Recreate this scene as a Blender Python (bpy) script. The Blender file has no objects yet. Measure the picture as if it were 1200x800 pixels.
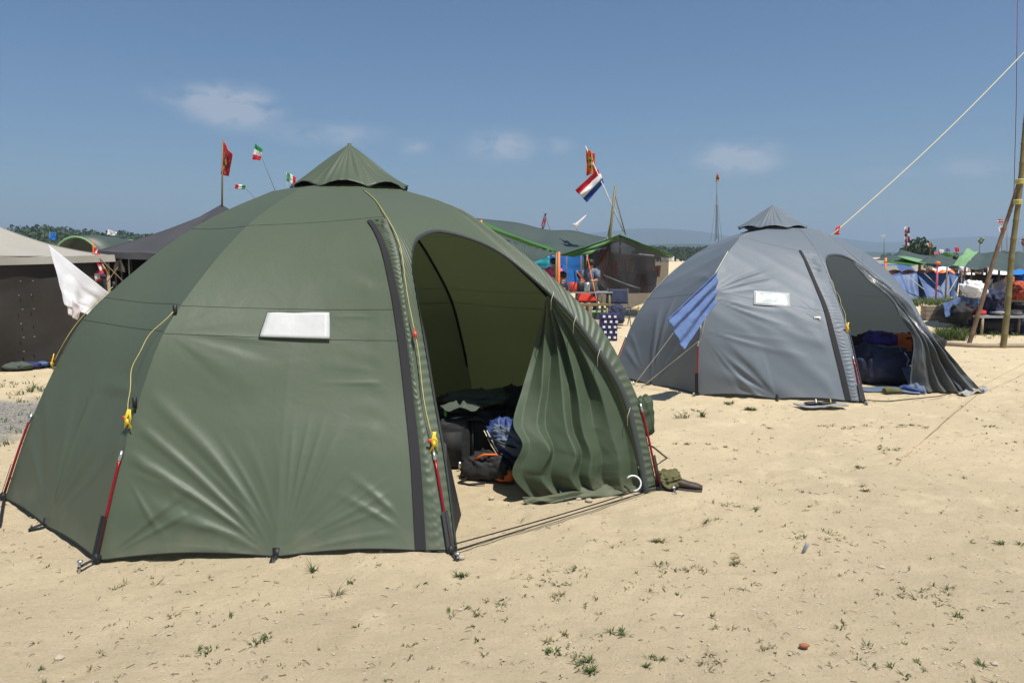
import bpy, math, random
import numpy as np
from mathutils import Vector, Matrix, noise
random.seed(7); RNG = np.random.default_rng(11)
PI = math.pi
# ------------------------------------------------------------------ camera, sky, sun, exposure
S = bpy.context.scene
F = 933.0; H = 1.7; HY = 300.0                      # focal length in pixels of the 1200 px wide photograph
PITCH = math.atan((400 - HY) / F)
cam = bpy.data.cameras.new('camera'); camo = bpy.data.objects.new('camera', cam)
S.collection.objects.link(camo); S.camera = camo
camo.location = (0, 0, H); camo.rotation_euler = (PI/2 - PITCH, 0, 0)
cam.sensor_width = 36; cam.lens = 36 * F / 1200; cam.clip_start = 0.05; cam.clip_end = 9000
S.view_settings.view_transform = 'Standard'; S.view_settings.look = 'None'
S.view_settings.exposure = 0.30; S.view_settings.gamma = 1
SUN_AZ, SUN_EL = math.radians(-50), math.radians(67)     # azimuth as math angle of the direction towards the sun
sdir = Vector((math.cos(SUN_AZ)*math.cos(SUN_EL), math.sin(SUN_AZ)*math.cos(SUN_EL), math.sin(SUN_EL)))
sl = bpy.data.lights.new('sun', 'SUN'); sl.energy = 4.85; sl.angle = math.radians(0.55); sl.color = (1, 0.955, 0.88)
so = bpy.data.objects.new('sun', sl); S.collection.objects.link(so); so.location = (0, 0, 60)
so.rotation_euler = sdir.to_track_quat('Z', 'Y').to_euler()

_fw = Vector((0, math.cos(PITCH), -math.sin(PITCH))); _up = Vector((0, math.sin(PITCH), math.cos(PITCH)))
def ray(px, py): return _fw + Vector((1, 0, 0))*((px-600)/F) + _up*((400-py)/F)
def at(px, py, Y):                                   # surveyed point: sight line taken to the distance Y
    r = ray(px, py); return Vector((0, 0, H)) + r*(Y/r.y)
def G(px, py, z=0.0):                                # surveyed point on the ground
    r = ray(px, py); return Vector((0, 0, H)) + r*((z-H)/r.z)

w = bpy.data.worlds.new('World'); S.world = w; w.use_nodes = True
nt = w.node_tree; nt.nodes.clear()
def N(nt, t, **k):
    n = nt.nodes.new(t)
    for a, b in k.items(): setattr(n, a, b)
    return n
out = N(nt, 'ShaderNodeOutputWorld'); bg = N(nt, 'ShaderNodeBackground')
sky = N(nt, 'ShaderNodeTexSky', sky_type='NISHITA', sun_disc=False, sun_elevation=SUN_EL, sun_rotation=PI/2 - SUN_AZ,
        altitude=50, air_density=1.0, dust_density=0.9, ozone_density=3.0)
tint = N(nt, 'ShaderNodeMixRGB', blend_type='MULTIPLY'); tint.inputs[0].default_value = 1; tint.inputs[2].default_value = (0.72, 0.87, 1.0, 1)
nt.links.new(sky.outputs[0], tint.inputs[1])
tc = N(nt, 'ShaderNodeTexCoord')
nz = N(nt, 'ShaderNodeTexNoise'); nz.inputs['Scale'].default_value = 24; nz.inputs['Detail'].default_value = 9; nz.inputs['Roughness'].default_value = 0.62; nz.inputs['Distortion'].default_value = .3
mp = N(nt, 'ShaderNodeMapping'); mp.inputs['Scale'].default_value = (1, 1, 1.9)
nt.links.new(tc.outputs['Generated'], mp.inputs[0]); nt.links.new(mp.outputs[0], nz.inputs['Vector'])
prev = None
for (px, py, wx, wz, a) in ((272, 126, .075, .036, .9), (215, 112, .06, .02, .3), (588, 172, .06, .028, .75), (865, 186, .07, .030, .95), (385, 158, .10, .02, .45),
                            (1140, 197, .05, .018, .35), (485, 172, .03, .014, .45), (655, 172, .03, .016, .3), (1040, 205, .05, .012, .25)):
    d = ray(px, py).normalized()
    s1 = N(nt, 'ShaderNodeVectorMath', operation='SUBTRACT'); s1.inputs[1].default_value = d; nt.links.new(tc.outputs['Generated'], s1.inputs[0])
    s2 = N(nt, 'ShaderNodeVectorMath', operation='MULTIPLY'); s2.inputs[1].default_value = (1/wx, 1/wx, 1/wz); nt.links.new(s1.outputs[0], s2.inputs[0])
    ln = N(nt, 'ShaderNodeVectorMath', operation='LENGTH'); nt.links.new(s2.outputs[0], ln.inputs[0])
    m = N(nt, 'ShaderNodeMapRange', interpolation_type='SMOOTHSTEP'); m.inputs[1].default_value = 1.0; m.inputs[2].default_value = 0.0; m.inputs[3].default_value = 0; m.inputs[4].default_value = a
    nt.links.new(ln.outputs['Value'], m.inputs[0])
    if prev is None: prev = m.outputs[0]
    else:
        mx = N(nt, 'ShaderNodeMath', operation='ADD'); nt.links.new(prev, mx.inputs[0]); nt.links.new(m.outputs[0], mx.inputs[1]); prev = mx.outputs[0]
nr = N(nt, 'ShaderNodeMapRange'); nr.inputs[1].default_value = .34; nr.inputs[2].default_value = .58; nt.links.new(nz.outputs['Fac'], nr.inputs[0])
cm = N(nt, 'ShaderNodeMath', operation='MULTIPLY'); nt.links.new(prev, cm.inputs[0]); nt.links.new(nr.outputs[0], cm.inputs[1])
cl = N(nt, 'ShaderNodeMixRGB'); cl.inputs[2].default_value = (6.6, 6.9, 7.6, 1)
cmm = N(nt, 'ShaderNodeMath', operation='MINIMUM'); cmm.inputs[1].default_value = .52; nt.links.new(cm.outputs[0], cmm.inputs[0])
nt.links.new(cmm.outputs[0], cl.inputs[0]); nt.links.new(tint.outputs[0], cl.inputs[1])
bg.inputs[1].default_value = 0.071
nt.links.new(cl.outputs[0], bg.inputs[0]); nt.links.new(bg.outputs[0], out.inputs[0])

# ------------------------------------------------------------------ materials
def mat(name, col, rough=.6, col2=None, scale=8, bump=0, bscale=40, transl=0, metal=0, detail=4, spec=.5, tcol=None, sheen=0):
    m = bpy.data.materials.new(name); m.use_nodes = True; t = m.node_tree; b = t.nodes['Principled BSDF']; o = t.nodes['Material Output']
    b.inputs['Roughness'].default_value = rough; b.inputs['Metallic'].default_value = metal; b.inputs['Specular IOR Level'].default_value = spec
    co = N(t, 'ShaderNodeTexCoord'); ns = N(t, 'ShaderNodeTexNoise'); ns.inputs['Scale'].default_value = scale; ns.inputs['Detail'].default_value = detail
    t.links.new(co.outputs['Object'], ns.inputs['Vector'])
    r = N(t, 'ShaderNodeMix', data_type='RGBA'); t.links.new(ns.outputs['Fac'], r.inputs[0])
    c2 = col2 or tuple(min(1, c*1.18) for c in col); c1 = col if col2 else tuple(c*.82 for c in col)
    r.inputs[6].default_value = (*c1, 1); r.inputs[7].default_value = (*c2, 1)
    t.links.new(r.outputs[2], b.inputs['Base Color'])
    if bump:
        n2 = N(t, 'ShaderNodeTexNoise'); n2.inputs['Scale'].default_value = bscale; n2.inputs['Detail'].default_value = 5; t.links.new(co.outputs['Object'], n2.inputs['Vector'])
        bp = N(t, 'ShaderNodeBump'); bp.inputs['Strength'].default_value = 1; bp.inputs['Distance'].default_value = bump
        t.links.new(n2.outputs['Fac'], bp.inputs['Height']); t.links.new(bp.outputs[0], b.inputs['Normal'])
    if transl:
        tr = N(t, 'ShaderNodeBsdfTranslucent'); tr.inputs[0].default_value = (*(tcol or col), 1)
        mx = N(t, 'ShaderNodeMixShader'); mx.inputs[0].default_value = transl
        t.links.new(b.outputs[0], mx.inputs[1]); t.links.new(tr.outputs[0], mx.inputs[2]); t.links.new(mx.outputs[0], o.inputs[0])
    return m
def cloth_mat(name, col, col2, rough, transl, tcol, bump=.0012):
    m = mat(name, col, rough, col2, 1.3, 0, 10, transl, tcol=tcol, detail=7, spec=.36); t = m.node_tree; b = t.nodes['Principled BSDF']
    co = N(t, 'ShaderNodeTexCoord')
    sx = N(t, 'ShaderNodeSeparateXYZ'); t.links.new(co.outputs['Object'], sx.inputs[0]); nd = N(t, 'ShaderNodeTexNoise'); nd.inputs['Scale'].default_value = 6; nd.inputs['Detail'].default_value = 8; t.links.new(co.outputs['Object'], nd.inputs['Vector'])
    md_ = N(t, 'ShaderNodeMath', operation='MULTIPLY_ADD'); md_.inputs[1].default_value = .55; t.links.new(nd.outputs['Fac'], md_.inputs[0]); t.links.new(sx.outputs[2], md_.inputs[2])
    rr_ = N(t, 'ShaderNodeMapRange', interpolation_type='SMOOTHSTEP'); rr_.inputs[1].default_value = .46; rr_.inputs[2].default_value = .20; rr_.inputs[4].default_value = .20; t.links.new(md_.outputs[0], rr_.inputs[0])
    dm = N(t, 'ShaderNodeMix', data_type='RGBA'); dm.inputs[7].default_value = (.34, .28, .18, 1); t.links.new(rr_.outputs[0], dm.inputs[0]); t.links.new(b.inputs['Base Color'].links[0].from_socket, dm.inputs[6]); t.links.new(dm.outputs[2], b.inputs['Base Color'])
    n1 = N(t, 'ShaderNodeTexNoise'); n1.inputs['Scale'].default_value = 3.5; n1.inputs['Detail'].default_value = 6; n1.inputs['Roughness'].default_value = .55; n1.inputs['Distortion'].default_value = .6
    n2 = N(t, 'ShaderNodeTexNoise'); n2.inputs['Scale'].default_value = 90; n2.inputs['Detail'].default_value = 3
    t.links.new(co.outputs['Object'], n1.inputs['Vector']); t.links.new(co.outputs['Object'], n2.inputs['Vector'])
    b1 = N(t, 'ShaderNodeBump'); b1.inputs['Distance'].default_value = bump*4; b2 = N(t, 'ShaderNodeBump'); b2.inputs['Distance'].default_value = bump*.25
    t.links.new(n1.outputs['Fac'], b1.inputs['Height']); t.links.new(n2.outputs['Fac'], b2.inputs['Height']); t.links.new(b1.outputs[0], b2.inputs['Normal']); t.links.new(b2.outputs[0], b.inputs['Normal'])
    return m
M = {}
M['green'] = cloth_mat('green_nylon', (.089, .114, .075), (.101, .127, .085), .48, .20, (.14, .17, .07))
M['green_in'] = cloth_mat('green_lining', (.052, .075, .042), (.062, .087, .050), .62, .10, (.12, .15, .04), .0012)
M['grey'] = cloth_mat('grey_nylon', (.158, .187, .220), (.172, .203, .238), .50, .20, (.24, .28, .28))
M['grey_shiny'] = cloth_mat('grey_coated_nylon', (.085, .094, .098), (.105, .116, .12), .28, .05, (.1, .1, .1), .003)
M['tape'] = mat('dark_tape', (.014, .014, .016), .85, scale=30, bump=.0005, bscale=300)
M['black'] = mat('black_webbing', (.012, .012, .013), .55, scale=30, bump=.001, bscale=200)
M['blackcloth'] = mat('black_cloth', (.011, .011, .013), .8, (.022, .022, .024), 12, bump=.004, bscale=25)
M['dkgreen'] = mat('dark_green_cloth', (.045, .06, .045), .8, (.07, .09, .07), 12, bump=.004, bscale=25)
M['pole'] = mat('red_anodised_pole', (.33, .012, .02), .3, scale=20, metal=.5)
M['cord'] = mat('yellow_cord', (.42, .37, .10), .7, (.54, .49, .18), 60)
M['cordpale'] = mat('pale_cord', (.50, .49, .38), .7, scale=60)
M['yellow'] = mat('yellow_toggle', (.75, .55, .03), .5)
M['redplastic'] = mat('red_toggle', (.6, .06, .03), .4)
M['white'] = mat('white_plastic', (.75, .75, .76), .35)
M['metal'] = mat('galvanised_metal', (.5, .5, .5), .35, metal=.9)
M['window'] = mat('frosted_window', (.50, .51, .50), .28, (.62, .63, .62), 14, bump=.003, bscale=12, transl=.08, tcol=(.6, .6, .6))
M['gwindow'] = mat('frosted_grey_window', (.36, .40, .40), .2, (.48, .52, .5), 14, bump=.003, bscale=12)
M['blue'] = mat('blue_towel', (.08, .135, .30), .9, (.13, .20, .39), 14, bump=.008, bscale=28)
M['bluepack'] = mat('blue_pack', (.012, .03, .13), .6, (.03, .06, .2), 9, bump=.003, bscale=30)
M['slate'] = mat('slate_fabric', (.08, .11, .17), .7, (.12, .16, .22), 9, bump=.004, bscale=30)
M['orange'] = mat('orange_fabric', (.62, .13, .02), .7, bump=.002, bscale=30)
M['orangebright'] = mat('orange_plastic', (.75, .17, .03), .5)
M['rust'] = mat('rust_red_cloth', (.30, .045, .02), .8, (.42, .08, .03), 12, bump=.004, bscale=25)
M['dullorange'] = mat('faded_orange_cord', (.48, .30, .17), .8)
M['purple'] = mat('purple_fabric', (.05, .03, .25), .7, bump=.003)
M['navy'] = mat('navy_fabric', (.012, .018, .05), .75, (.025, .03, .07), 12, bump=.004, bscale=25)
M['canvas'] = mat('black_canvas', (.015, .012, .010), .75, (.036, .030, .026), 2, bump=.004, bscale=9)
M['beige'] = mat('beige_canvas', (.30, .28, .24), .85, (.37, .345, .30), 2.5, bump=.003, bscale=8, transl=.04)
M['charcoal'] = mat('charcoal_canvas', (.030, .030, .034), .7, (.048, .048, .054), 3, bump=.003, bscale=8)
M['cotton'] = mat('white_cotton', (.76, .76, .79), .9, (.82, .82, .84), 4, transl=.12, tcol=(.75, .75, .78))
M['red'] = mat('flag_red', (.50, .018, .03), .8, (.62, .03, .04), 12, transl=.15)
M['dkred'] = mat('flag_dark_red', (.16, .02, .03), .8)
M['gold'] = mat('flag_gold', (.5, .36, .07), .8)
M['fgreen'] = mat('flag_green', (.02, .25, .09), .8, transl=.15)
M['fwhite'] = mat('flag_white', (.75, .74, .75), .8, transl=.2)
M['fblue'] = mat('flag_blue', (.02, .05, .26), .8, transl=.1)
M['forange'] = mat('flag_orange', (.68, .13, .035), .8, transl=.15)
M['fnavy'] = mat('flag_navy', (.02, .02, .09), .8)
M['pink'] = mat('flag_pink', (.6, .1, .2), .8)
M['bamboo'] = mat('bamboo', (.11, .09, .03), .5, (.21, .17, .065), 9, bump=.002, bscale=60)
M['bamboo2'] = mat('brown_bamboo', (.14, .085, .045), .55, (.22, .14, .08), 9, bump=.002, bscale=60)
M['wood'] = mat('weathered_wood', (.24, .19, .14), .8, (.36, .29, .21), 12, bump=.003, bscale=50)
M['greywood'] = mat('grey_bench_board', (.22, .23, .24), .7, (.30, .31, .32), 12, bump=.002, bscale=50)
M['tarp'] = mat('dark_green_tarp', (.045, .065, .055), .5, (.065, .09, .075), 1.2, bump=.006, bscale=3, transl=.08)
M['tarpg'] = mat('green_tarp', (.05, .16, .035), .5, (.09, .24, .06), 2, bump=.006, bscale=3, transl=.3, tcol=(.08, .30, .05))
M['tarpl'] = mat('pale_green_tarp', (.22, .42, .20), .5, (.30, .50, .26), 2, bump=.006, bscale=3, transl=.3, tcol=(.25, .5, .2))
M['tarpb'] = mat('blue_tarp', (.03, .20, .60), .4, (.06, .30, .75), 3, bump=.01, bscale=4, transl=.3, tcol=(.02, .25, .8))
M['tarpb2'] = mat('faded_blue_tarp', (.04, .09, .23), .5, (.08, .15, .33), 2, bump=.01, bscale=4, transl=.15)
M['camo'] = mat('blue_patterned_cloth', (.01, .02, .06), .8, (.10, .18, .38), 14, detail=2)
M['skin'] = mat('skin', (.36, .2, .13), .6)
M['hair'] = mat('black_hair', (.012, .01, .009), .6)
M['leather'] = mat('brown_leather', (.05, .035, .022), .6, bump=.002)
M['olive'] = mat('olive_cloth', (.10, .095, .035), .8, bump=.004)
M['sole'] = mat('grey_rubber', (.09, .085, .08), .8)
M['net'] = mat('mesh_net', (.016, .014, .015), .9, (.026, .022, .022), 5)
t = M['net'].node_tree; tr = N(t, 'ShaderNodeBsdfTransparent'); mx = N(t, 'ShaderNodeMixShader'); mx.inputs[0].default_value = .20
t.links.new(t.nodes['Principled BSDF'].outputs[0], mx.inputs[1]); t.links.new(tr.outputs[0], mx.inputs[2]); t.links.new(mx.outputs[0], t.nodes['Material Output'].inputs[0])
M['plastic'] = mat('clear_plastic_sheet', (.5, .5, .48), .2, transl=.3)
t = M['plastic'].node_tree
M['grass'] = mat('grass', (.045, .075, .015), .7, (.11, .14, .04), 3, transl=.2, tcol=(.1, .16, .03))
M['drygrass'] = mat('dry_grass', (.13, .12, .05), .8, (.24, .21, .10), 5)
M['leaf'] = mat('foliage', (.018, .040, .012), .7, (.05, .085, .026), .12, transl=.1, detail=6)
M['trunk'] = mat('bark', (.06, .045, .03), .9)
M['stone'] = mat('stone', (.30, .25, .18), .85, (.52, .45, .34), 3, bump=.002, bscale=60)
M['twig'] = mat('twig', (.09, .065, .04), .9, (.20, .15, .09), 3)
M['hill'] = mat('far_hill', (.02, .04, .025), .9, (.04, .06, .03), .01)

def ground_mat():
    m = bpy.data.materials.new('sandy_ground'); m.use_nodes = True; t = m.node_tree; b = t.nodes['Principled BSDF']; b.inputs['Roughness'].default_value = .92; b.inputs['Specular IOR Level'].default_value = .15
    co = N(t, 'ShaderNodeTexCoord')
    def noise(s, d=6, r=.6, dist=0):
        n = N(t, 'ShaderNodeTexNoise'); n.inputs['Scale'].default_value = s; n.inputs['Detail'].default_value = d; n.inputs['Roughness'].default_value = r; n.inputs['Distortion'].default_value = dist
        t.links.new(co.outputs['Object'], n.inputs['Vector']); return n.outputs['Fac']
    def rng(v, a, b_, c=0, d=1, sm=True):
        n = N(t, 'ShaderNodeMapRange', interpolation_type='SMOOTHSTEP' if sm else 'LINEAR'); t.links.new(v, n.inputs[0])
        for i, x in enumerate((a, b_, c, d)): n.inputs[i+1].default_value = x
        return n.outputs[0]
    def mixc(f, a, c, mode='MIX'):
        n = N(t, 'ShaderNodeMix', data_type='RGBA', blend_type=mode)
        if isinstance(f, float): n.inputs[0].default_value = f
        else: t.links.new(f, n.inputs[0])
        for i, x in ((6, a), (7, c)):
            if isinstance(x, tuple): n.inputs[i].default_value = (*x, 1)
            else: t.links.new(x, n.inputs[i])
        return n.outputs[2]
    base = mixc(rng(noise(.55, 8, .6, .5), .35, .65), (.65, .53, .345), (.58, .475, .31))
    base = mixc(rng(noise(2.3, 6, .65), .45, .75), base, (.71, .585, .385))
    base = mixc(rng(noise(.9, 5, .6, 1), .62, .72, 0, .35), base, (.48, .385, .24))
    base = mixc(rng(noise(55, 5, .8), .50, .72, 0, .5), base, (.36, .275, .16))
    base = mixc(rng(noise(22, 4, .75), .56, .72, 0, .35), base, (.30, .235, .15))
    base = mixc(rng(noise(120, 4, .8), .52, .70, 0, .6), base, (.70, .60, .44))
    vo = N(t, 'ShaderNodeTexVoronoi'); vo.inputs['Scale'].default_value = 26; t.links.new(co.outputs['Object'], vo.inputs['Vector'])
    sp = rng(vo.outputs['Distance'], .10, .17, 1, 0); cut = N(t, 'ShaderNodeMath', operation='MULTIPLY'); t.links.new(sp, cut.inputs[0])
    sepc = N(t, 'ShaderNodeSeparateColor'); t.links.new(vo.outputs['Color'], sepc.inputs[0]); t.links.new(rng(sepc.outputs[0], .72, .78), cut.inputs[1])
    base = mixc(cut.outputs[0], base, mixc(sepc.outputs[1], (.20, .15, .10), (.60, .52, .40)))
    # patch of grey gravel on the left, beside the dark tent
    sx = N(t, 'ShaderNodeSeparateXYZ'); t.links.new(co.outputs['Object'], sx.inputs[0])
    nn = noise(1.4, 5)
    def ax(o, k):
        a = N(t, 'ShaderNodeMath', operation='MULTIPLY_ADD'); a.inputs[1].default_value = k; t.links.new(nn, a.inputs[0]); t.links.new(sx.outputs[o], a.inputs[2]); return a.outputs[0]
    mk = None
    for v in (rng(ax(0, .8), -4.1, -4.5), rng(ax(1, 1.2), 7.2, 7.5), rng(ax(1, 1.2), 10.2, 9.7)):
        if mk is None: mk = v
        else:
            q = N(t, 'ShaderNodeMath', operation='MULTIPLY'); t.links.new(mk, q.inputs[0]); t.links.new(v, q.inputs[1]); mk = q.outputs[0]
    grav = mixc(rng(noise(38, 5, .8), .35, .65), (.13, .12, .10), (.46, .43, .38))
    base = mixc(mk, base, grav)
    # greener, darker soil far away between the camps
    t.links.new(base, b.inputs['Base Color'])
    h1 = noise(6, 9, .72); h2 = noise(75, 6, .85); a = N(t, 'ShaderNodeMath', operation='MULTIPLY_ADD'); a.inputs[1].default_value = .6; t.links.new(h2, a.inputs[0]); t.links.new(h1, a.inputs[2])
    bp = N(t, 'ShaderNodeBump'); bp.inputs['Distance'].default_value = .028; bp.inputs['Strength'].default_value = 1; t.links.new(a.outputs[0], bp.inputs['Height']); t.links.new(bp.outputs[0], b.inputs['Normal'])
    return m
M['ground'] = ground_mat()

# ------------------------------------------------------------------ helpers
COL = S.collection
def mesh(name, V, Fc, m, parent=None, smooth=True, mats=None, fm=None):
    me = bpy.data.meshes.new(name)
    V = np.asarray([tuple(v) for v in V] if not isinstance(V, np.ndarray) else V, dtype=float)
    if parent is not None: V = V - np.array(parent['_o'])
    me.from_pydata(V.tolist(), [], [tuple(int(i) for i in f) for f in Fc])
    for x in (mats or [m]): me.materials.append(x)
    if fm is not None: me.polygons.foreach_set('material_index', np.asarray(fm, dtype=np.int32))
    if smooth: me.polygons.foreach_set('use_smooth', [True]*len(me.polygons))
    me.update()
    o = bpy.data.objects.new(name, me); COL.objects.link(o)
    if parent is not None: o.parent = parent; o['_o'] = list(parent['_o'])
    else: o['_o'] = [0., 0., 0.]
    return o
def tag(o, label=None, cat=None, group=None, kind=None):
    if label: o['label'] = label
    if cat: o['category'] = cat
    if group: o['group'] = group
    if kind: o['kind'] = kind
    return o
def thing(name, label, cat, loc=(0, 0, 0), group=None):
    o = bpy.data.objects.new(name, None); COL.objects.link(o); o.empty_display_size = .2
    o.location = loc; o['_o'] = [float(x) for x in loc]
    return tag(o, label, cat, group)
class MB:
    def __init__(s): s.v = []; s.f = []; s.m = []
    def add(s, V, Fc, mi=0):
        b = len(s.v); s.v += [tuple(v) for v in V]; s.f += [tuple(b+i for i in f) for f in Fc]; s.m += [mi]*len(Fc); return s
    def tube(s, P, r, n=6, mi=0, caps=True):
        P = [Vector(p) for p in P]; k = len(P); R = r if isinstance(r, (list, tuple)) else [r]*k
        V = []; up = None
        for i, p in enumerate(P):
            d = (P[min(i+1, k-1)] - P[max(i-1, 0)]).normalized()
            if up is None: up = d.orthogonal().normalized()
            else:
                up = up - d*up.dot(d); up = up.normalized() if up.length > 1e-6 else d.orthogonal().normalized()
            q = d.cross(up)
            for j in range(n): a = 2*PI*j/n; V.append(p + (up*math.cos(a) + q*math.sin(a))*R[i])
        Fc = [(i*n+j, i*n+(j+1) % n, (i+1)*n+(j+1) % n, (i+1)*n+j) for i in range(k-1) for j in range(n)]
        if caps: Fc += [tuple(range(n))[::-1], tuple((k-1)*n+j for j in range(n))]
        return s.add(V, Fc, mi)
    def box(s, c, d, rz=0, mi=0, tilt=None):
        c = Vector(c); R = Matrix.Rotation(rz, 3, 'Z')
        if tilt: R = R @ Matrix.Rotation(tilt, 3, 'X')
        V = [c + R @ Vector((x*d[0]/2, y*d[1]/2, z*d[2]/2)) for x in (-1, 1) for y in (-1, 1) for z in (-1, 1)]
        return s.add(V, [(0, 1, 3, 2), (4, 6, 7, 5), (0, 4, 5, 1), (2, 3, 7, 6), (0, 2, 6, 4), (1, 5, 7, 3)], mi)
    def ball(s, c, d, seed=0, rough=0, n=12, pw=1.0, rz=0, mi=0, flat=True):
        c = Vector(c); rg = np.random.default_rng(int(seed*10)); ks = rg.normal(size=(7, 3))*2.1; ph = rg.uniform(0, 6.3, 7); V = []
        m_ = n*2; cz, sz = math.cos(rz), math.sin(rz)
        for i in range(n+1):
            a = PI*i/n
            for j in range(m_):
                b = 2*PI*j/m_
                x, y, z = math.sin(a)*math.cos(b), math.sin(a)*math.sin(b), math.cos(a)
                f = lambda q: math.copysign(abs(q)**pw, q)
                k = 1 + rough*sum(math.sin(ks[q][0]*x+ks[q][1]*y+ks[q][2]*z+ph[q]) for q in range(7))/3.5
                k += rough*.35*sum(math.sin(4*(ks[q][0]*x+ks[q][1]*y+ks[q][2]*z)+ph[q]) for q in range(4))/2.5
                if rough > .05:
                    q_ = Vector((x*3+seed, y*3, z*3)); k += rough*(1.1*abs(noise.noise(q_)) + .7*abs(noise.noise(q_*2.3)) + .35*abs(noise.noise(q_*5)) - .35)
                X, Y, Z = f(x)*d[0]/2*k, f(y)*d[1]/2*k, f(z)*d[2]/2*k
                if flat: Z = max(Z, -d[2]*.46)
                V.append(c + Vector((X*cz-Y*sz, X*sz+Y*cz, Z)))
        Fc = [(i*m_+j, (i+1)*m_+j, (i+1)*m_+(j+1) % m_, i*m_+(j+1) % m_) for i in range(n) for j in range(m_)]
        return s.add(V, Fc, mi)
    def build(s, name, m, parent=None, smooth=True, mats=None): return mesh(name, s.v, s.f, m, parent, smooth, mats, s.m if mats else None)
def tube(name, P, r, m, parent=None, n=6): return MB().tube(P, r, n).build(name, m, parent)
def grid_faces(nu, nv): return [(i*(nv+1)+j, (i+1)*(nv+1)+j, (i+1)*(nv+1)+j+1, i*(nv+1)+j+1) for i in range(nu) for j in range(nv)]
def sines(x, y, seed, k, n=7):                      # smooth pseudo noise for cloth
    rg = np.random.default_rng(int(seed*10)); o = np.zeros_like(x)
    for i in range(n):
        a = rg.uniform(0, PI); f = k*rg.uniform(.6, 1.5); o = o + np.sin((x*math.cos(a)+y*math.sin(a))*f + rg.uniform(0, 6.3))
    return o/n
def creases(x, y, seed, k, n=6):                    # sharp folds: triangular waves in random directions
    rg = np.random.default_rng(int(seed*10)); o = np.zeros_like(x); wx = sines(x, y, seed+1, k*.5)*1.1/k*2; wy = sines(x, y, seed+2, k*.5)*1.1/k*2
    for i in range(n):
        a = rg.uniform(0, PI); f = k*rg.uniform(.45, 1.7)/(2*PI); q = ((x+wx)*math.cos(a)+(y+wy)*math.sin(a))*f + rg.uniform(0, 1)
        o = o + (np.abs(q-np.floor(q)-.5)*4-1)*(k/(2*PI*f))**.8
    return o/n
def sheet(name, c4, m, parent=None, sag=0, nu=24, nv=16, rip=.0, ripk=12, seed=1, thick=.004, axis=None, pinch=0, mats=None, fmat=None):
    """cloth between four corners a,b,c,d (a-b is the first edge, d-c the opposite one)"""
    a, b, c, d = [np.array(Vector(q)) for q in c4]
    u = np.linspace(0, 1, nu+1); v = np.linspace(0, 1, nv+1); U, V_ = np.meshgrid(u, v, indexing='ij')
    P = ((1-U)*(1-V_))[..., None]*a + (U*(1-V_))[..., None]*b + (U*V_)[..., None]*c + ((1-U)*V_)[..., None]*d
    nrm = np.cross(b-a + c-d, d-a + c-b); nrm = nrm/np.linalg.norm(nrm)
    P = P + np.array([0, 0, -1.])*(sag*(4*U*(1-U))*(.35+.65*4*V_*(1-V_)))[..., None]
    w_ = np.sin(U*ripk + 2*sines(U*3, V_*3, seed, 2)) * rip*.8 + creases(U, V_, seed+5, ripk*1.1)*rip*.8
    if pinch: w_ = w_*np.clip(V_*1.4, .1, 1)
    P = P + nrm*w_[..., None]
    Fc = grid_faces(nu, nv); fm = None
    if fmat: fm = [fmat((i+.5)/nu, (j+.5)/nv) for i in range(nu) for j in range(nv)]
    o = mesh(name, P.reshape(-1, 3), Fc, m, parent, True, mats, fm)
    if thick:
        md = o.modifiers.new('thickness', 'SOLIDIFY'); md.thickness = thick; md.offset = 0
    return o
def cr(pts, n=24):
    P = [np.array(p, float) for p in pts]; P = [2*P[0]-P[1]] + P + [2*P[-1]-P[-2]]; o = []
    for i in range(1, len(P)-2):
        a, b, c, d = P[i-1:i+3]
        for j in range(n):
            t_ = j/n; o.append(.5*((2*b)+(c-a)*t_+(2*a-5*b+4*c-d)*t_*t_+(3*b-a-3*c+d)*t_**3))
    o.append(P[-2]); return np.array(o)

# ------------------------------------------------------------------ ground, hills
def vnoise(x, y, seed=0):
    xi = np.floor(x).astype(int); yi = np.floor(y).astype(int); fx = x-xi; fy = y-yi; fx = fx*fx*(3-2*fx); fy = fy*fy*(3-2*fy)
    def h(a, b):
        n = (a*374761393 + b*668265263 + seed*1442695) & 0x7fffffff; n = ((n ^ (n >> 13))*1274126177) & 0x7fffffff; return ((n ^ (n >> 16)) & 0xffff)/65535.
    return (h(xi, yi)*(1-fx)+h(xi+1, yi)*fx)*(1-fy) + (h(xi, yi+1)*(1-fx)+h(xi+1, yi+1)*fx)*fy
def gh(x, y):
    x = np.asarray(x, float); y = np.asarray(y, float)
    near = np.clip(1 - (np.hypot(x, y)-14)/20, .0, 1)
    z = (vnoise(x*1.1, y*1.1, 1)-.5)*.03 + (vnoise(x*3.3, y*3.3, 2)-.5)*.016 + (vnoise(x*9, y*9, 3)-.5)*.010 + (vnoise(x*21, y*21, 4)-.5)*.008
    return z*near - .004
def axis(lo, hi, st, far):
    a = list(np.arange(lo, hi+st/2, st)); l = []; s_ = st; p = lo
    while p > -far: s_ *= 1.22; p -= s_; l.append(p)
    r_ = []; s_ = st; p = a[-1]
    while p < far: s_ *= 1.22; p += s_; r_.append(p)
    return np.array(l[::-1] + a + r_)
xs = axis(-6.5, 8.5, .034, 4200); ys = axis(2.6, 12.5, .034, 4200)
X, Y = np.meshgrid(xs, ys, indexing='ij'); Z = gh(X, Y)
rgd = np.random.default_rng(77)                      # footprints and scuffs trodden into the sand
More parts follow.
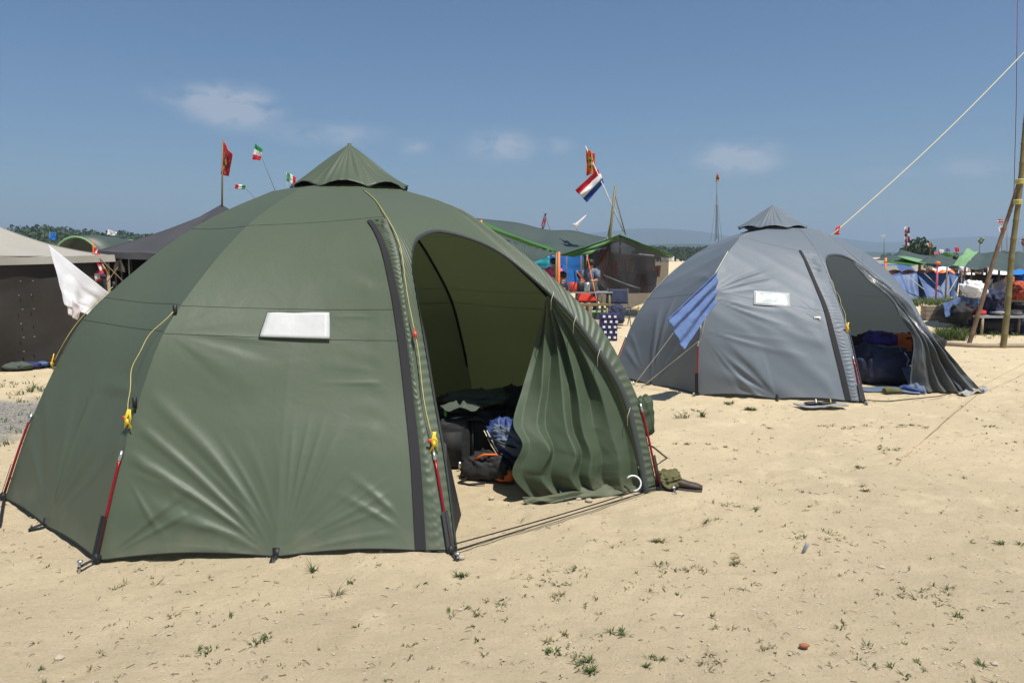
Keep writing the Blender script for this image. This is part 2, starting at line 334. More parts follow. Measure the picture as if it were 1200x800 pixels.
for i in range(900):
    cx_, cy_ = rgd.uniform(-6, 8.3), rgd.uniform(2.8, 12.3); a = rgd.uniform(0, PI); la_, lb_ = rgd.uniform(.10, .17), rgd.uniform(.04, .07); dp_ = rgd.uniform(.003, .013)
    i0, i1 = np.searchsorted(xs, cx_-.35), np.searchsorted(xs, cx_+.35); j0, j1 = np.searchsorted(ys, cy_-.35), np.searchsorted(ys, cy_+.35)
    dx, dy = X[i0:i1, j0:j1]-cx_, Y[i0:i1, j0:j1]-cy_; q = np.sqrt(((dx*math.cos(a)+dy*math.sin(a))/la_)**2 + ((-dx*math.sin(a)+dy*math.cos(a))/lb_)**2)
    Z[i0:i1, j0:j1] += -dp_*np.exp(-q**4) + dp_*.55*np.exp(-((q-1.25)/.28)**2)
g = mesh('ground', np.stack([X, Y, Z], -1).reshape(-1, 3), grid_faces(len(xs)-1, len(ys)-1), M['ground']); tag(g, kind='structure')
def hills(name, Y0, pts, depth, m):
    q = cr(pts, 14); nx = len(q); V = []
    for k, f in enumerate((0, .12, .3, .5, .7, 1)):
        pr_ = math.sin(min(f, .5)*PI) if f <= .5 else math.sin(f*PI)
        for i, (px, py) in enumerate(q):
            p = at(px, py, Y0); hgt = p.z*pr_*(1+.12*math.sin(i*1.7+k)*(k not in (3,)))
            V.append((p.x*(1+f*.1), Y0 + depth*(f-.5), hgt - 1 if f in (0, 1) else max(hgt, -1)))
    Fc = [(k*nx+i, k*nx+i+1, (k+1)*nx+i+1, (k+1)*nx+i) for k in range(5) for i in range(nx-1)]
    tag(mesh(name, V, Fc, m), kind='structure')
hills('hills', 3000, [(-500, 285), (-200, 280), (100, 283), (300, 286), (560, 282), (680, 274), (740, 268), (800, 270), (860, 278), (930, 274), (1010, 284), (1080, 279), (1150, 277), (1230, 282), (1450, 286), (1700, 292)], 500, M['hill'])
hills('hills', 1200, [(-700, 286), (-300, 275), (-60, 268), (60, 272), (150, 278), (300, 290), (520, 293), (700, 290), (770, 286), (830, 287), (900, 294), (1300, 297), (1700, 297)], 260, M['hill'])

# far wood on the left: crowns of leaf clumps, read as one mass
def wood(name, spots, seed, label=None):
    rg = np.random.default_rng(seed); mb_v = []; mb_f = []
    for (x, y, r, h) in spots:
        n = 240
        d = rg.normal(size=(n, 3)); d /= np.linalg.norm(d, axis=1)[:, None]; rad = rg.uniform(.55, 1.05, n)[:, None]
        c = np.array([x, y, h-r*.85]) + d*rad*np.array([r, r, r*.85])
        for i in range(n):
            s_ = r*rg.uniform(.09, .20); a = rg.normal(size=3); a /= np.linalg.norm(a); b_ = np.cross(a, rg.normal(size=3)); b_ /= np.linalg.norm(b_); b0 = len(mb_v)
            mb_v += [c[i]-a*s_, c[i]-b_*s_*.7, c[i]+a*s_, c[i]+b_*s_*.7]; mb_f.append((b0, b0+1, b0+2, b0+3))
        b0 = len(mb_v)                                # trunk and lower mass
        for k in range(4): mb_v += [(x+r*.1*math.cos(k*PI/2), y+r*.1*math.sin(k*PI/2), -.5), (x+r*.06*math.cos(k*PI/2), y+r*.06*math.sin(k*PI/2), h-r*.6)]
        mb_f += [(b0+2*k, b0+2*((k+1) % 4), b0+2*((k+1) % 4)+1, b0+2*k+1) for k in range(4)]
    return tag(mesh(name, np.array(mb_v), mb_f, M['leaf'], None, False), label, kind='stuff')
sp = []
for i in range(520):
    px = random.uniform(-120, 330); Yd = random.uniform(170, 420)
    top = 300 - (300-(262 + max(0, (px-60))*.085))*random.uniform(.65, 1.0)*(.7+.3*math.sin(px*.05+Yd*.01)**2)
    p = at(px, top, Yd); h = max(p.z, 4); sp.append((p.x, Yd, random.uniform(.35, .5)*h, h))
wood('distant_wood', sp, 3)
sp = []
for i in range(150):
    px = random.uniform(745, 850); Yd = random.uniform(230, 360); p = at(px, random.uniform(288, 296), Yd); sp.append((p.x, Yd, p.z*.5, p.z))
for i in range(160):
    px = random.uniform(330, 1300); Yd = random.uniform(300, 420); p = at(px, random.uniform(293, 298), Yd); sp.append((p.x, Yd, p.z*.5, p.z))
wood('distant_hedge', sp, 4)

# ------------------------------------------------------------------ dome tents
class Rib:
    def __init__(s, c, ang, pts):
        s.c = c; s.a = math.radians(ang); q = cr(pts); L = np.r_[0, np.cumsum(np.hypot(*np.diff(q, axis=0).T))]; s.q = q; s.len = L[-1]; s.L = L/L[-1]
    def p(s, v, dr=0.):
        r = np.interp(v, s.L, s.q[:, 0])+dr; z = np.interp(v, s.L, s.q[:, 1]); return np.stack([s.c[0]+r*math.cos(s.a), s.c[1]+r*math.sin(s.a), z], -1)
def surf(A, B, U, V_, disp=None, sagk=0.03):
    P = A.p(V_)*(1-U)[..., None] + B.p(V_)*U[..., None]
    a = (A.a+B.a)/2
    if abs(A.a-B.a) > PI: a += PI
    n = np.array([math.cos(a), math.sin(a), .45]); n /= np.linalg.norm(n)
    d = -sagk*np.sin(PI*U)*np.sin(PI*np.clip(V_, 0, 1))
    if disp is not None: d = d + disp
    P = P + n*d[..., None]
    return P
def sm(a, b, x): t_ = np.clip((x-a)/(b-a), 0, 1); return t_*t_*(3-2*t_)
def fan(s, h, s0, h0, k, amp, t0, t1, dmax, ph=0., d0=.1):
    dx = s-s0; dy = h-h0; d = np.hypot(dx, dy)+1e-4; th = np.degrees(np.arctan2(dy, dx))
    wv = np.sin(np.radians(th)*k + ph + 1.6*np.sin(d*2.3+ph) + 2.2*np.sin(th*.13+ph) + 1.5*sines(th*.05, d*2.5, ph+9, 2.2))
    r_ = (.5+.5*wv)**2.6*np.clip(.55+1.3*sines(th*.06, d*1.2, ph+3, 2.0), .0, 1.25)
    env = sm(t0-8, t0+6, th)*(1-sm(t1-6, t1+8, th))*sm(.0, d0, d)*(1-sm(dmax*.45, dmax, d))
    return 1.35*amp*r_*env*np.minimum(d/.35, 1.2)
def pleats(name, fn, n, w0, w1, m, parent, seg=6, amp=.006, slant=0., seed=0):
    """gathered strip: fn(t, u) gives the point, t along (0..1), u across (0..1)"""
    nu = n*7; P = []; rg = np.random.default_rng(seed)
    t_ = np.linspace(0, 1, nu+1); u = np.linspace(0, 1, seg+1); T, U = np.meshgrid(t_, u, indexing='ij')
    jit = sines(T*6, U, seed, 9)*3.2 + sines(T*2, U*.6, seed+7, 40)*1.2
    w_ = (.5+.5*np.sin(T*n*2*PI + slant*U*2*PI + jit*1.6))**1.5*amp*(.65+.5*sines(T*9, U*2, seed+3, 7))
    return mesh(name, fn(T, U, w_).reshape(-1, 3), grid_faces(nu, seg), m, parent)

def dome(label, c, ribs, cfg):
    root = thing('dome_tent', label, 'tent', (c[0], c[1], 0))
    fm = cfg['fabric']; n8 = len(ribs); rl = ribs[0].len
    def width(A, B, V_): return np.linalg.norm(A.p(V_)-B.p(V_), axis=-1)
    for k in range(n8):
        A, B = ribs[k], ribs[(k+1) % n8]; kind = cfg['kinds'][k]
        if kind == 'open': continue
        nu, nv = cfg['res'][k]
        U, V_ = np.meshgrid(np.linspace(0, 1, nu+1), np.linspace(0, 1, nv+1), indexing='ij')
        s_ = (U-.5)*width(A, B, V_); h_ = V_*rl
        bil = sines(s_, h_, 10+k+cfg['seed'], 2.6)*.018*np.sin(PI*U)*np.sin(PI*np.clip(V_*1.1, 0, 1))
        msk = (1-sm(.80, .87, U)) if kind == 'front' else 1.
        bil = bil*msk
        d = bil + msk*(cfg['wr'][k](s_, h_, U, V_) if k in cfg['wr'] else 0)*np.minimum(1, np.minimum(U, 1-U)*16)
        # the hem is pulled down at the mid stake and rises a little on both sides
        P = surf(A, B, U, V_, d)
        lift = .035*np.abs(np.sin(2*PI*U))*np.exp(-V_*14)*(1 if kind != 'side' else .6)
        P[..., 2] += lift + .008
        pan = mesh('fabric_panel', P.reshape(-1, 3), grid_faces(nu, nv), fm, root)
        hem = [tuple(P[i, 0] + np.array([0, 0, -.004])) for i in range(0, nu+1, max(1, nu//40))]
        tube('hem_shadow_tape', hem, .005, M['black'], root, 5)  # black hem tape, doubling as the dark shadow line under the fabric edge
        for vs in cfg['seams']:
            j = int(round(vs*nv)); st = max(1, nu//30); nA = np.array([math.cos((A.a+B.a)/2), math.sin((A.a+B.a)/2), .4])
            if abs(A.a-B.a) > PI: nA[:2] *= -1
            tube('seam', [tuple(P[i, j] + nA*.001) for i in range(0, nu+1, st)], .0014, cfg['seam'], root, 4)
    # poles inside, sleeves outside
    for k, R in enumerate(ribs):
        vv = np.linspace(0.19, 1, 26)
        tube('pole_sleeve', [tuple(p) for p in R.p(vv, -.002)], .006 if k not in cfg.get('fat', ()) else .010, cfg['sleeve'], root, 8)
        tube('pole', [tuple(p) for p in R.p(np.linspace(.17, 1, 26), -.028)], .012, M['black'], root, 6)
        if k in cfg['feet']:
            o_ = .015
            a = np.array([math.cos(R.a), math.sin(R.a), 0])
            vv = np.linspace(.012, .2, 6); tube('pole_end', [tuple(p) for p in R.p(vv, o_)], .0085, M['pole'], root, 8)
            tube('pole_tip', [tuple(p) for p in R.p(np.linspace(.185, .205, 2), o_)], .011, M['metal'], root, 8)
            # webbing, ring and peg
            e = R.p(np.array(0.0), .0); b = MB()
            side = np.array([-a[1], a[0], 0])
            for q, w_ in ((-.014, .010), (.012, .009)):
                pts = [R.p(np.array(v), .03) + side*q*(1-v*2) + a*.0 for v in (.085, .065, .045, .03, .01)]
                for p0, p1 in zip(pts, pts[1:]):
                    b.add([p0-side*w_, p0+side*w_, p1+side*w_, p1-side*w_, p0-side*w_+a*.004, p0+side*w_+a*.004, p1+side*w_+a*.004, p1-side*w_+a*.004], [(0, 1, 2, 3), (7, 6, 5, 4), (0, 4, 5, 1), (3, 2, 6, 7), (0, 3, 7, 4), (1, 5, 6, 2)])
            b.ball(e + a*.01 + np.array([0, 0, .022]), (.05, .05, .06), 3, .0, 8)
            b.tube([e+np.array([0, 0, .02]), e+a*.07+np.array([0, 0, .018]), e+a*.13+np.array([0, 0, .008])], .008, 5)
            b.build('ground_strap', M['black'], root, False)
            MB().tube([e+a*.115+np.array([0, 0, .045]), e+a*.13+np.array([0, 0, -.05])], .007, 6).ball(e+a*.115+np.array([0, 0, .04]), (.035, .03, .02), 1, 0, 5).build('peg', M['metal'], root)
    for k in cfg['mid']:                                  # strap at the middle of a hem
        A, B = ribs[k], ribs[(k+1) % n8]; p = (A.p(np.array(0.))+B.p(np.array(0.)))/2; a = np.array([math.cos((A.a+B.a)/2), math.sin((A.a+B.a)/2), 0]); sd = np.array([-a[1], a[0], 0])
        b = MB(); z = np.array([0, 0, 1.])
        for p0, p1 in ((p+z*.055, p+a*.02+z*.02), (p+a*.02+z*.02, p+a*.10+z*.004)):
            b.add([p0-sd*.02, p0+sd*.02, p1+sd*.015, p1-sd*.015, p0-sd*.02+z*.004+a*.004, p0+sd*.02+z*.004+a*.004, p1+sd*.015+z*.004, p1-sd*.015+z*.004], [(0, 1, 2, 3), (7, 6, 5, 4), (0, 4, 5, 1), (3, 2, 6, 7), (0, 3, 7, 4), (1, 5, 6, 2)])
        b.tube([p+a*.08+z*.03, p+a*.11-z*.03], .006, 5); b.build('ground_strap', M['black'], root)
    # door panel with its opening
    k = cfg['kinds'].index('open'); A, B = ribs[k], ribs[k+1]
    oc = cr(cfg['opening'], 14); L = np.r_[0, np.cumsum(np.hypot(np.diff(oc[:, 0])*1.6, np.diff(oc[:, 1])*3))]; L /= L[-1]
    nt_, ns = 1000, 12; tt = np.linspace(0, 1, nt_+1)
    ou, ov = np.interp(tt, L, oc[:, 0]), np.interp(tt, L, oc[:, 1])
    la = L[int(np.argmax(oc[:, 0] > .17))]; lb = L[int(len(oc)-1-np.argmax(oc[::-1, 1] > cfg['shoulder']))]
    bu = np.clip((tt-la)/(lb-la), 0, 1); va = ov.copy()
    bv = np.where(tt < la, np.interp(tt, [0, la], [0, 1]), np.where(tt > lb, np.interp(tt, [lb, 1], [1, 0]), 1.))
    # keep side rows level with the opening so that the gathers run straight across
    bv = np.where(tt < la, np.minimum(np.maximum(bv*.0+ov*np.interp(tt, [0, la*.6, la], [1, 1, 1.0/max(.01, ov[int(la*nt_)])]), 0), 1), bv)
    vb = ov[int(lb*nt_)]
    bv = np.where(tt > lb, ov*(1+(1/vb-1)*sm(.25, 1., ov/vb)), bv)
    Sx = np.linspace(0, 1, ns+1)[None, :]; U = bu[:, None]*(1-Sx) + ou[:, None]*Sx; V_ = bv[:, None]*(1-Sx)+ov[:, None]*Sx
    s_ = (U-.5)*1.9; h_ = V_*rl
    right = sm(lb-.03, lb+.05, tt)[:, None]; left = (1-sm(la-.06, la, tt))[:, None]
    arc = np.r_[0, np.cumsum(np.hypot(np.diff(ou)*1.6, np.diff(ov)*3))][:, None]
    d = sines(s_, h_, 3, 5)*.006 + right*(.5+.5*np.sin(arc*2*PI/.050 + 2.2*Sx + 2.2*sines(arc*3, arc+Sx, 5, 6)))**1.2*.008*np.sin(PI*np.clip(Sx*.8+.12, 0, 1)) + left*(.5+.5*np.sin(arc*2*PI/.06))*.003
    P = surf(A, B, U, V_, d, .012); P[..., 2] += .012
    Psm = surf(A, B, U, V_, None, .012); Psm[..., 2] += .012
    mesh('door_surround', P.reshape(-1, 3), grid_faces(nt_, ns), fm, root)
    nrm = np.array([math.cos((A.a+B.a)/2), math.sin((A.a+B.a)/2), .45]); nrm /= np.linalg.norm(nrm)
    # zip tape round the opening
    ctr = P[:, -1].mean(axis=0); e1 = Psm[:, -1] + nrm*.006; dirn = Psm[:, -1]-Psm[:, -4]; dirn /= np.linalg.norm(dirn, axis=1)[:, None]
    wd = cfg['tapew']*(.35+.65*np.clip((ou-.05)*8, 0, 1))[:, None]
    e0 = e1 - dirn*wd; Vt = np.stack([e0+nrm*.010, e1+nrm*.006+dirn*.006, e1-nrm*.012+dirn*.006], 1); tp = mesh('door_zip', Vt.reshape(-1, 3), grid_faces(nt_, 2), cfg['lip'], root)
    A.edge = B.edge = None
    root_edge = P[:, -1]
    # closed door on the panel before it: zip strip + gathers
    k2 = k-1; A2, B2 = ribs[k2], ribs[k2+1]; zc = cr(cfg['zip'], 12); zt = np.linspace(0, 1, 120); zu = np.interp(zt, np.linspace(0, 1, len(zc)), zc[:, 0]); zv = np.interp(zt, np.linspace(0, 1, len(zc)), zc[:, 1])
    n2 = np.array([math.cos((A2.a+B2.a)/2), math.sin((A2.a+B2.a)/2), .4]); n2 /= np.linalg.norm(n2)
    zw = cfg['zipw']
    def zs(off): return surf(A2, B2, zu+off, zv, None) + n2*(.012) + np.array([0, 0, .012])
    a_, b_ = zs(-zw/2), zs(zw/2); mesh('door_zip', np.stack([a_-n2*.012, a_, b_, b_-n2*.012], 1).reshape(-1, 3), grid_faces(119, 3), M['tape'], root, False)
    def gf(T, Ux, w_):
        zu_ = np.interp(T, zt, zu)+zw/2; zv_ = np.interp(T, zt, zv); uu = zu_*(1-Ux)+.992*Ux
        return surf(A2, B2, uu, zv_, None) + n2*(.006 + w_*np.sin(PI*np.clip(Ux*.9+.05, 0, 1)) + .006*np.sin(PI*Ux))[..., None] + np.array([0, 0, .012])
    pleats('gathered_fabric', gf, cfg['npl'], 0, 0, fm, root, 8, .010, .8, 4)
    # window
    wn = cfg['win']; us = [q[0] for q in wn]; vs = [q[1] for q in wn]
    q4 = [surf(A2, B2, np.array(float(u_)), np.array(float(v_)), None) + n2*.014 + np.array([0, 0, .012]) for u_, v_ in wn]
    q4 = [np.array(q) for q in q4]
    fr = sheet('window', q4, cfg['winm'], root, 0, 12, 8, .002, 9, 3, .003)
    q5 = q4 + [q4[0]]; MB().tube([tuple(q) for q in q5], .004, 5).build('window_seam', cfg['winseam'], fr)
    # vent hood on top
    r0 = cfg['hood']; V = []; Fc = []; nn = 192; nr_ = 22; hcx, hcy = r0['c']
    for i in range(nr_+1):
        f = i/nr_
        for j in range(nn):
            th = ribs[0].a + 2*PI*j/nn; seg = (j % 24)/24.; sc = math.sin(PI*seg)
            r = r0['r']*(1-f)**.95; z = r0['z']+(r0['top']-r0['z'])*(f**.93) + r0['sc']*sc*(1-f)**4
            r *= 1 - .11*sc*(.35+.65*math.sin(PI*f)); fold = .010*math.sin(j*1.13+1.5*math.sin(j*.21)+f*1.5)*abs(math.sin(j*.37+1))*math.sin(PI*min(1, f*.9+.1))**.7
            r = r*(1+fold/.25*.8) + .006
            V.append((hcx+r*math.cos(th), hcy+r*math.sin(th), z))
    for i in range(nr_):
        for j in range(nn): Fc.append((i*nn+j, i*nn+(j+1) % nn, (i+1)*nn+(j+1) % nn, (i+1)*nn+j))
    # flat collar between the rib tops and the vent
    Vc = [tuple(ribs[k].p(np.array(1.))+np.array([0, 0, .006])) for k in range(8)] + [(hcx+cfg['mouth'][0]*math.cos(ribs[k].a), hcy+cfg['mouth'][0]*math.sin(ribs[k].a), cfg['mouth'][1]) for k in range(8)]
    mesh('crown_panel', Vc, [(k, (k+1) % 8, 8+(k+1) % 8, 8+k) for k in range(8)], fm, root, False)
    hd = mesh('vent_hood', V, Fc, cfg['hoodm'], root); md = hd.modifiers.new('thickness', 'SOLIDIFY'); md.thickness = .003
    MB().tube([V[j] for j in list(range(nn))+[0]], .0025, 5).build('hood_edge', M['black'], root)
    V = []; Fc = []
    for i, (r, z) in enumerate(((cfg['mouth'][0]+.0, cfg['mouth'][1]+.006), (cfg['mouth'][0]*.9, cfg['mouth'][1]+.05), (.1, cfg['mouth'][1]+.16))):
        for j in range(40): V.append((hcx+r*math.cos(2*PI*j/40), hcy+r*math.sin(2*PI*j/40), z))
    Fc = [(i*40+j, i*40+(j+1) % 40, (i+1)*40+(j+1) % 40, (i+1)*40+j) for i in range(2) for j in range(40)]
    mesh('vent_mesh', V, Fc, M['black'], root)
    tube('hood_prop', [(hcx, hcy, cfg['mouth'][1]+.1), (hcx, hcy, r0['top']+.008)], .016, cfg['hoodm'], root, 8)
    return root, root_edge

def cordline(root, R, v0, v1, m, dr=.03, slack=.03, r=.0026, side=0., toggle=True):
    a = np.array([math.cos(R.a), math.sin(R.a), 0]); sd = np.array([-a[1], a[0], 0]); n = 26; P = []
    for i in range(n+1):
        f = i/n; v = v0+(v1-v0)*f; p = R.p(np.array(v), dr) + sd*(side*math.sin(PI*f) + .008*math.sin(f*19)); P.append(tuple(p))
    tube('guy_cord', P, r, m, root, 5)
    if toggle:
        e = np.array(P[-1]); b = MB(); rg = random.Random(int(v0*1000))
        for q in range(7):
            b.tube([e + sd*rg.uniform(-.02, .02)+np.array([0, 0, .05]), e + a*.012 + sd*rg.uniform(-.03, .03)+np.array([0, 0, .0]), e + sd*rg.uniform(-.03, .03) + a*.01-np.array([0, 0, .05+.03*rg.random()])], .003, 5)
        b.ball(e+a*.015-np.array([0, 0, .02]), (.022, .022, .035), 1, 0, 6, flat=False)
        b.build('cord_hank', M['yellow'], root); MB().box(e+sd*-.024+a*.01, (.02, .01, .024)).build('cord_slider', M['redplastic'], root)

# --- green tent
gc = (-1.37, 6.6)
std = [(2.48, 0), (2.32, .46), (2.16, .83), (1.93, 1.24), (1.55, 1.61), (1.2, 1.88), (.9, 2.05), (.57, 2.2)]
r3 = [(2.4, 0), (2.16, .46), (1.92, .85), (1.74, 1.22), (1.6, 1.52), (1.42, 1.79), (1.08, 2.02), (.57, 2.19)]
r4 = [(2.61, 0), (2.5, .47), (2.4, .77), (2.14, 1.2), (1.74, 1.57), (1.2, 1.96), (.9, 2.1), (.57, 2.2)]
GR = [Rib(gc, a, p) for a, p in ((-152.5, std), (-112.5, std), (-65, r3), (-21.4, r4), (22, std), (67.5, std), (112.5, std), (157.5, std))]
def wr_front(s, h, U, V_):
    d = fan(s, h, 0, -.02, 25, .013, 12, 66, 1.15, 0., .12) + fan(s, h, 0, -.02, 27, .018, 112, 170, 1.45, 1.1, .12) + fan(s, h, .03, .03, 40, .004, 15, 165, .9, 2.1, .1) + .0022*creases(s, h, 12, 13, 7)
    d = d - .020*np.exp(-(s/.045)**2)*np.exp(-h*2.5)*0 + .022*np.exp(-np.abs(s)/.12)*np.exp(-h*1.6)
    d += fan(s, h, -.95, 0, 14, .010, 15, 70, .7, 2.2)
    d += fan(s, h, -.9, .52, 12, .012, -60, -20, .55, .7)
    d += fan(s, h, .93, 0, 16, .009, 95, 160, .8, .3)
    d += .0016*creases(s*.5, h, 31, 16, 7)*sm(.05, .2, V_)
    d += fan(s, h, .3, 1.55, 26, .005, 190, 250, .7, .4) + fan(s, h, .95, 1.5, 20, .008, 150, 225, .9, .4) + fan(s, h, .9, 1.05, 20, .009, 165, 235, .8, 1.9)
    d += fan(s, h, -.75, 1.35, 14, .006, -35, 35, .8, .4)
    d += .004*np.sin(h*38+sines(s, h, 5, 3)*3)*sm(.3, .75, s)*sm(.5, .9, h)*(1-sm(1.7, 2.1, h))
    # crumpled weld line at the lower left
    d += .005*creases(s, h, 8, 60)*np.exp(-((s+.55+(h-.3)*.9)/.05)**2)*(1-sm(.45, .6, h))
    return d
def wr_left(s, h, U, V_):
    return fan(s, h, 0, 0, 9, .012, 30, 150, 1.5, .6, .2) + fan(s, h, .9, .9, 9, .008, 170, 230, 1.0, 1.) + .005*np.sin(s*7+h*3)*sm(.1, .5, V_)*(1-sm(.6, .9, V_))
M['green_lip'] = mat('grey_green_tape', (.040, .048, .045), .6, scale=20)
M['grey_lip'] = mat('dark_grey_tape', (.055, .062, .070), .6, scale=20)
cfgG = dict(lip=M['green_lip'], fabric=M['green'], seed=1, kinds=['side', 'front', 'open', 'side', 'side', 'side', 'side', 'side'],
            res=[(110, 130), (220, 240), None, (24, 30), (24, 30), (24, 30), (24, 30), (24, 30)], wr={0: wr_left, 1: wr_front}, seams=(.443, .512, .778),
            seam=mat('green_seam', (.03, .045, .03), .7), sleeve=M['green'], feet=(0, 1, 2, 3, 4, 7), mid=(0, 1, 3), fat=(3,),
            opening=[(.02, .0), (.035, .14), (.045, .28), (.053, .42), (.054, .555), (.078, .632), (.17, .686), (.40, .722), (.65, .70), (.80, .645), (.865, .52), (.895, .37), (.925, .25), (.93, .12), (.925, 0)],
            shoulder=.645, tapew=.030, zip=[(.876, .765), (.903, .722), (.927, .645), (.948, .52), (.953, .385), (.941, .218), (.915, .004)], zipw=.032, npl=62,
            win=[(.371, .44), (.655, .44), (.647, .503), (.378, .500)], winm=M['window'], winseam=M['green'], hood=dict(c=(-1.32, 6.6), r=.475, z=2.225, top=2.60, sc=.05), hoodm=M['green'], mouth=(.41, 2.25))
tentG, edgeG = dome('large green dome tent with open arched door and white window, nearest the camera', gc, GR, cfgG)
cordline(tentG, GR[1], .50, .27, M['cord'], .035, side=-.10)
cordline(tentG, GR[0], .56, .34, M['cord'], .03, side=.05)
cordline(tentG, GR[2], 1.0, .23, M['cord'], .05, side=.0)
MB().box(GR[2].p(np.array(.46), .06), (.02, .014, .035)).tube([GR[2].p(np.array(.475), .06), GR[2].p(np.array(.45), .065)], .004).build('cord_slider', M['redplastic'], tentG)
for k, v in ((0, .56), (1, .505), (1, .30)):
    p = GR[k].p(np.array(v), .03); MB().box(p, (.02, .02, .06)).tube([p, p+np.array([0, 0, -.06])], .007).build('cord_loop', M['black'], tentG)

def drape(name, top, rows, m, parent, nu=70, nv=90, folds=7, amp=.05, seed=0, crum=.012, thick=.003, label=None):
    """curtain: rows = list of (left point, right point) from top to bottom"""
    Lp = cr([tuple(r[0]) for r in rows], 12); Rp = cr([tuple(r[1]) for r in rows], 12)
    t_ = np.linspace(0, 1, nv+1); s0 = np.linspace(0, 1, len(Lp))
    Lq = np.stack([np.interp(t_, s0, Lp[:, i]) for i in range(3)], -1); Rq = np.stack([np.interp(t_, s0, Rp[:, i]) for i in range(3)], -1)
    u = np.linspace(0, 1, nu+1); U, T = np.meshgrid(u, t_, indexing='ij')
    P = Lq[None]*(1-U)[..., None] + Rq[None]*U[..., None]
    d = (Rq-Lq); d[..., 2] = 0; nrm = np.stack([d[..., 1], -d[..., 0], 0*d[..., 0]], -1); nrm /= (np.linalg.norm(nrm, axis=-1)[..., None]+1e-6); nrm = nrm[None]
    w_ = np.linalg.norm(Rq-Lq, axis=-1)[None]
    # hand pleated cloth: ridges and valleys that wander, merge and break from row to row
    nc = int(folds*2)+1; nrw = 7; rgf = np.random.default_rng(int(seed*10)+5); Cx = np.linspace(0, 1, nc)[:, None] + rgf.normal(size=(nc, 1))*.22/nc + rgf.normal(size=(nc, nrw))*.13/nc
    Cx[0] = 0; Cx[-1] = 1; Cx = np.sort(Cx, axis=0); Co = ((-1.)**np.arange(nc))[:, None]*rgf.uniform(.25, 1., (nc, 1))*np.clip(rgf.uniform(.3, 1.5, (nc, nrw)), 0, 1.2)
    Co[0] *= .3; Co[-1] = 0; f = np.zeros_like(U); tr_ = t_*(nrw-1)
    for jj in range(nv+1):
        a0 = min(int(tr_[jj]), nrw-2); ft = tr_[jj]-a0; cxx = Cx[:, a0]*(1-ft)+Cx[:, a0+1]*ft; coo = Co[:, a0]*(1-ft)+Co[:, a0+1]*ft
        f[:, jj] = np.interp(u, cxx, coo)
    kk = np.array([1, 2, 3, 2, 1.])/9; f = np.apply_along_axis(lambda c_: np.convolve(np.pad(c_, 2, mode='edge'), kk, 'valid'), 0, f)
    f = f*amp*np.clip(w_*1.6, .12, 1.)
    f = f + crum*creases(U*1.1, T*1.5, seed+2, 9, 6)*1.3 + crum*creases(U*1.2, T*1.8, seed+9, 26, 6)*.5
    P = P + nrm*f[..., None]; P[..., 2] = np.maximum(P[..., 2], .004)
    o = mesh(name, P.reshape(-1, 3), grid_faces(nu, nv), m, parent); md = o.modifiers.new('thickness', 'SOLIDIFY'); md.thickness = thick
    if label: o['label'] = label
    return o
def edge_at(E, px, py):                                # nearest point of the door edge to a sight line
    r = ray(px, py).normalized(); r = np.array(r); q = E - np.array([0, 0, H]); d = np.linalg.norm(np.cross(q, r), axis=1); return Vector(E[int(np.argmin(d))])
inn = Vector((-math.cos(math.radians(-43)), -math.sin(math.radians(-43)), 0))*.03
rows = []
for (lx, ly, lY), (rx, ry) in (((641, 346, None), (645, 350)), ((628, 400, 5.93), (687, 400)), ((612, 455, 5.75), (722, 450)), ((601, 495, 5.55), (742, 505)), ((612, 522, 5.42), (748, 540)), ((600, 555, 5.38), (752, 562)), ((622, 583, 5.45), (757, 574))):
    R_ = edge_at(edgeG, rx, ry) + inn
    L_ = R_ + Vector((-.02, 0, 0)) if lY is None else at(lx, ly, lY)
    rows.append((L_, R_))
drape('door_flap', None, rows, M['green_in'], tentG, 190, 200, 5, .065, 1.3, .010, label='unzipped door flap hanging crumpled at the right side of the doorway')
# hem of the flap lying on the sand
a_, b_, c_ = G(612, 590), G(655, 590), G(760, 577)
sheet('flap_hem', [a_+Vector((0, 0, .05)), G(700, 583)+Vector((0, 0, .05)), G(652, 590)+Vector((0, 0, .012)), a_+Vector((.02, -.02, .012))], M['green_in'], tentG, 0, 30, 10, .018, 9, 4, .003)
sheet('flap_hem', [G(652, 584)+Vector((0, .02, .09)), G(757, 576)+Vector((0, 0, .07)), G(757, 578)+Vector((0, 0, .01)), G(662, 588)+Vector((0, 0, .012))], M['green_in'], tentG, 0, 40, 8, .015, 16, 6, .003)
# black mud flap at the left foot of the door
f3 = GR[2].p(np.array(0.)); m3 = GR[2].p(np.array(.24))
MB().add([f3+np.array([.0, .03, .02]), m3+np.array([.01, .03, 0]), Vector(G(560-0, 628))*0+Vector(at(540, 603, 4.75)), Vector(at(522, 520, 4.75))], [(0, 1, 3, 2)]).build('mud_flap', M['black'], tentG, False).modifiers.new('thickness', 'SOLIDIFY').thickness = .004
# door tie loops, hanging
for px, py in ((640, 352), (668, 378), (705, 410), (747, 480)):
    p = edge_at(edgeG, px, py) + inn*(-.8); tube('door_tie', [p+Vector((0, 0, .03)), p+Vector((-.02, -.01, -.03)), p+Vector((-.022, -.015, -.10))], .002, M['cordpale'], tentG, 5)
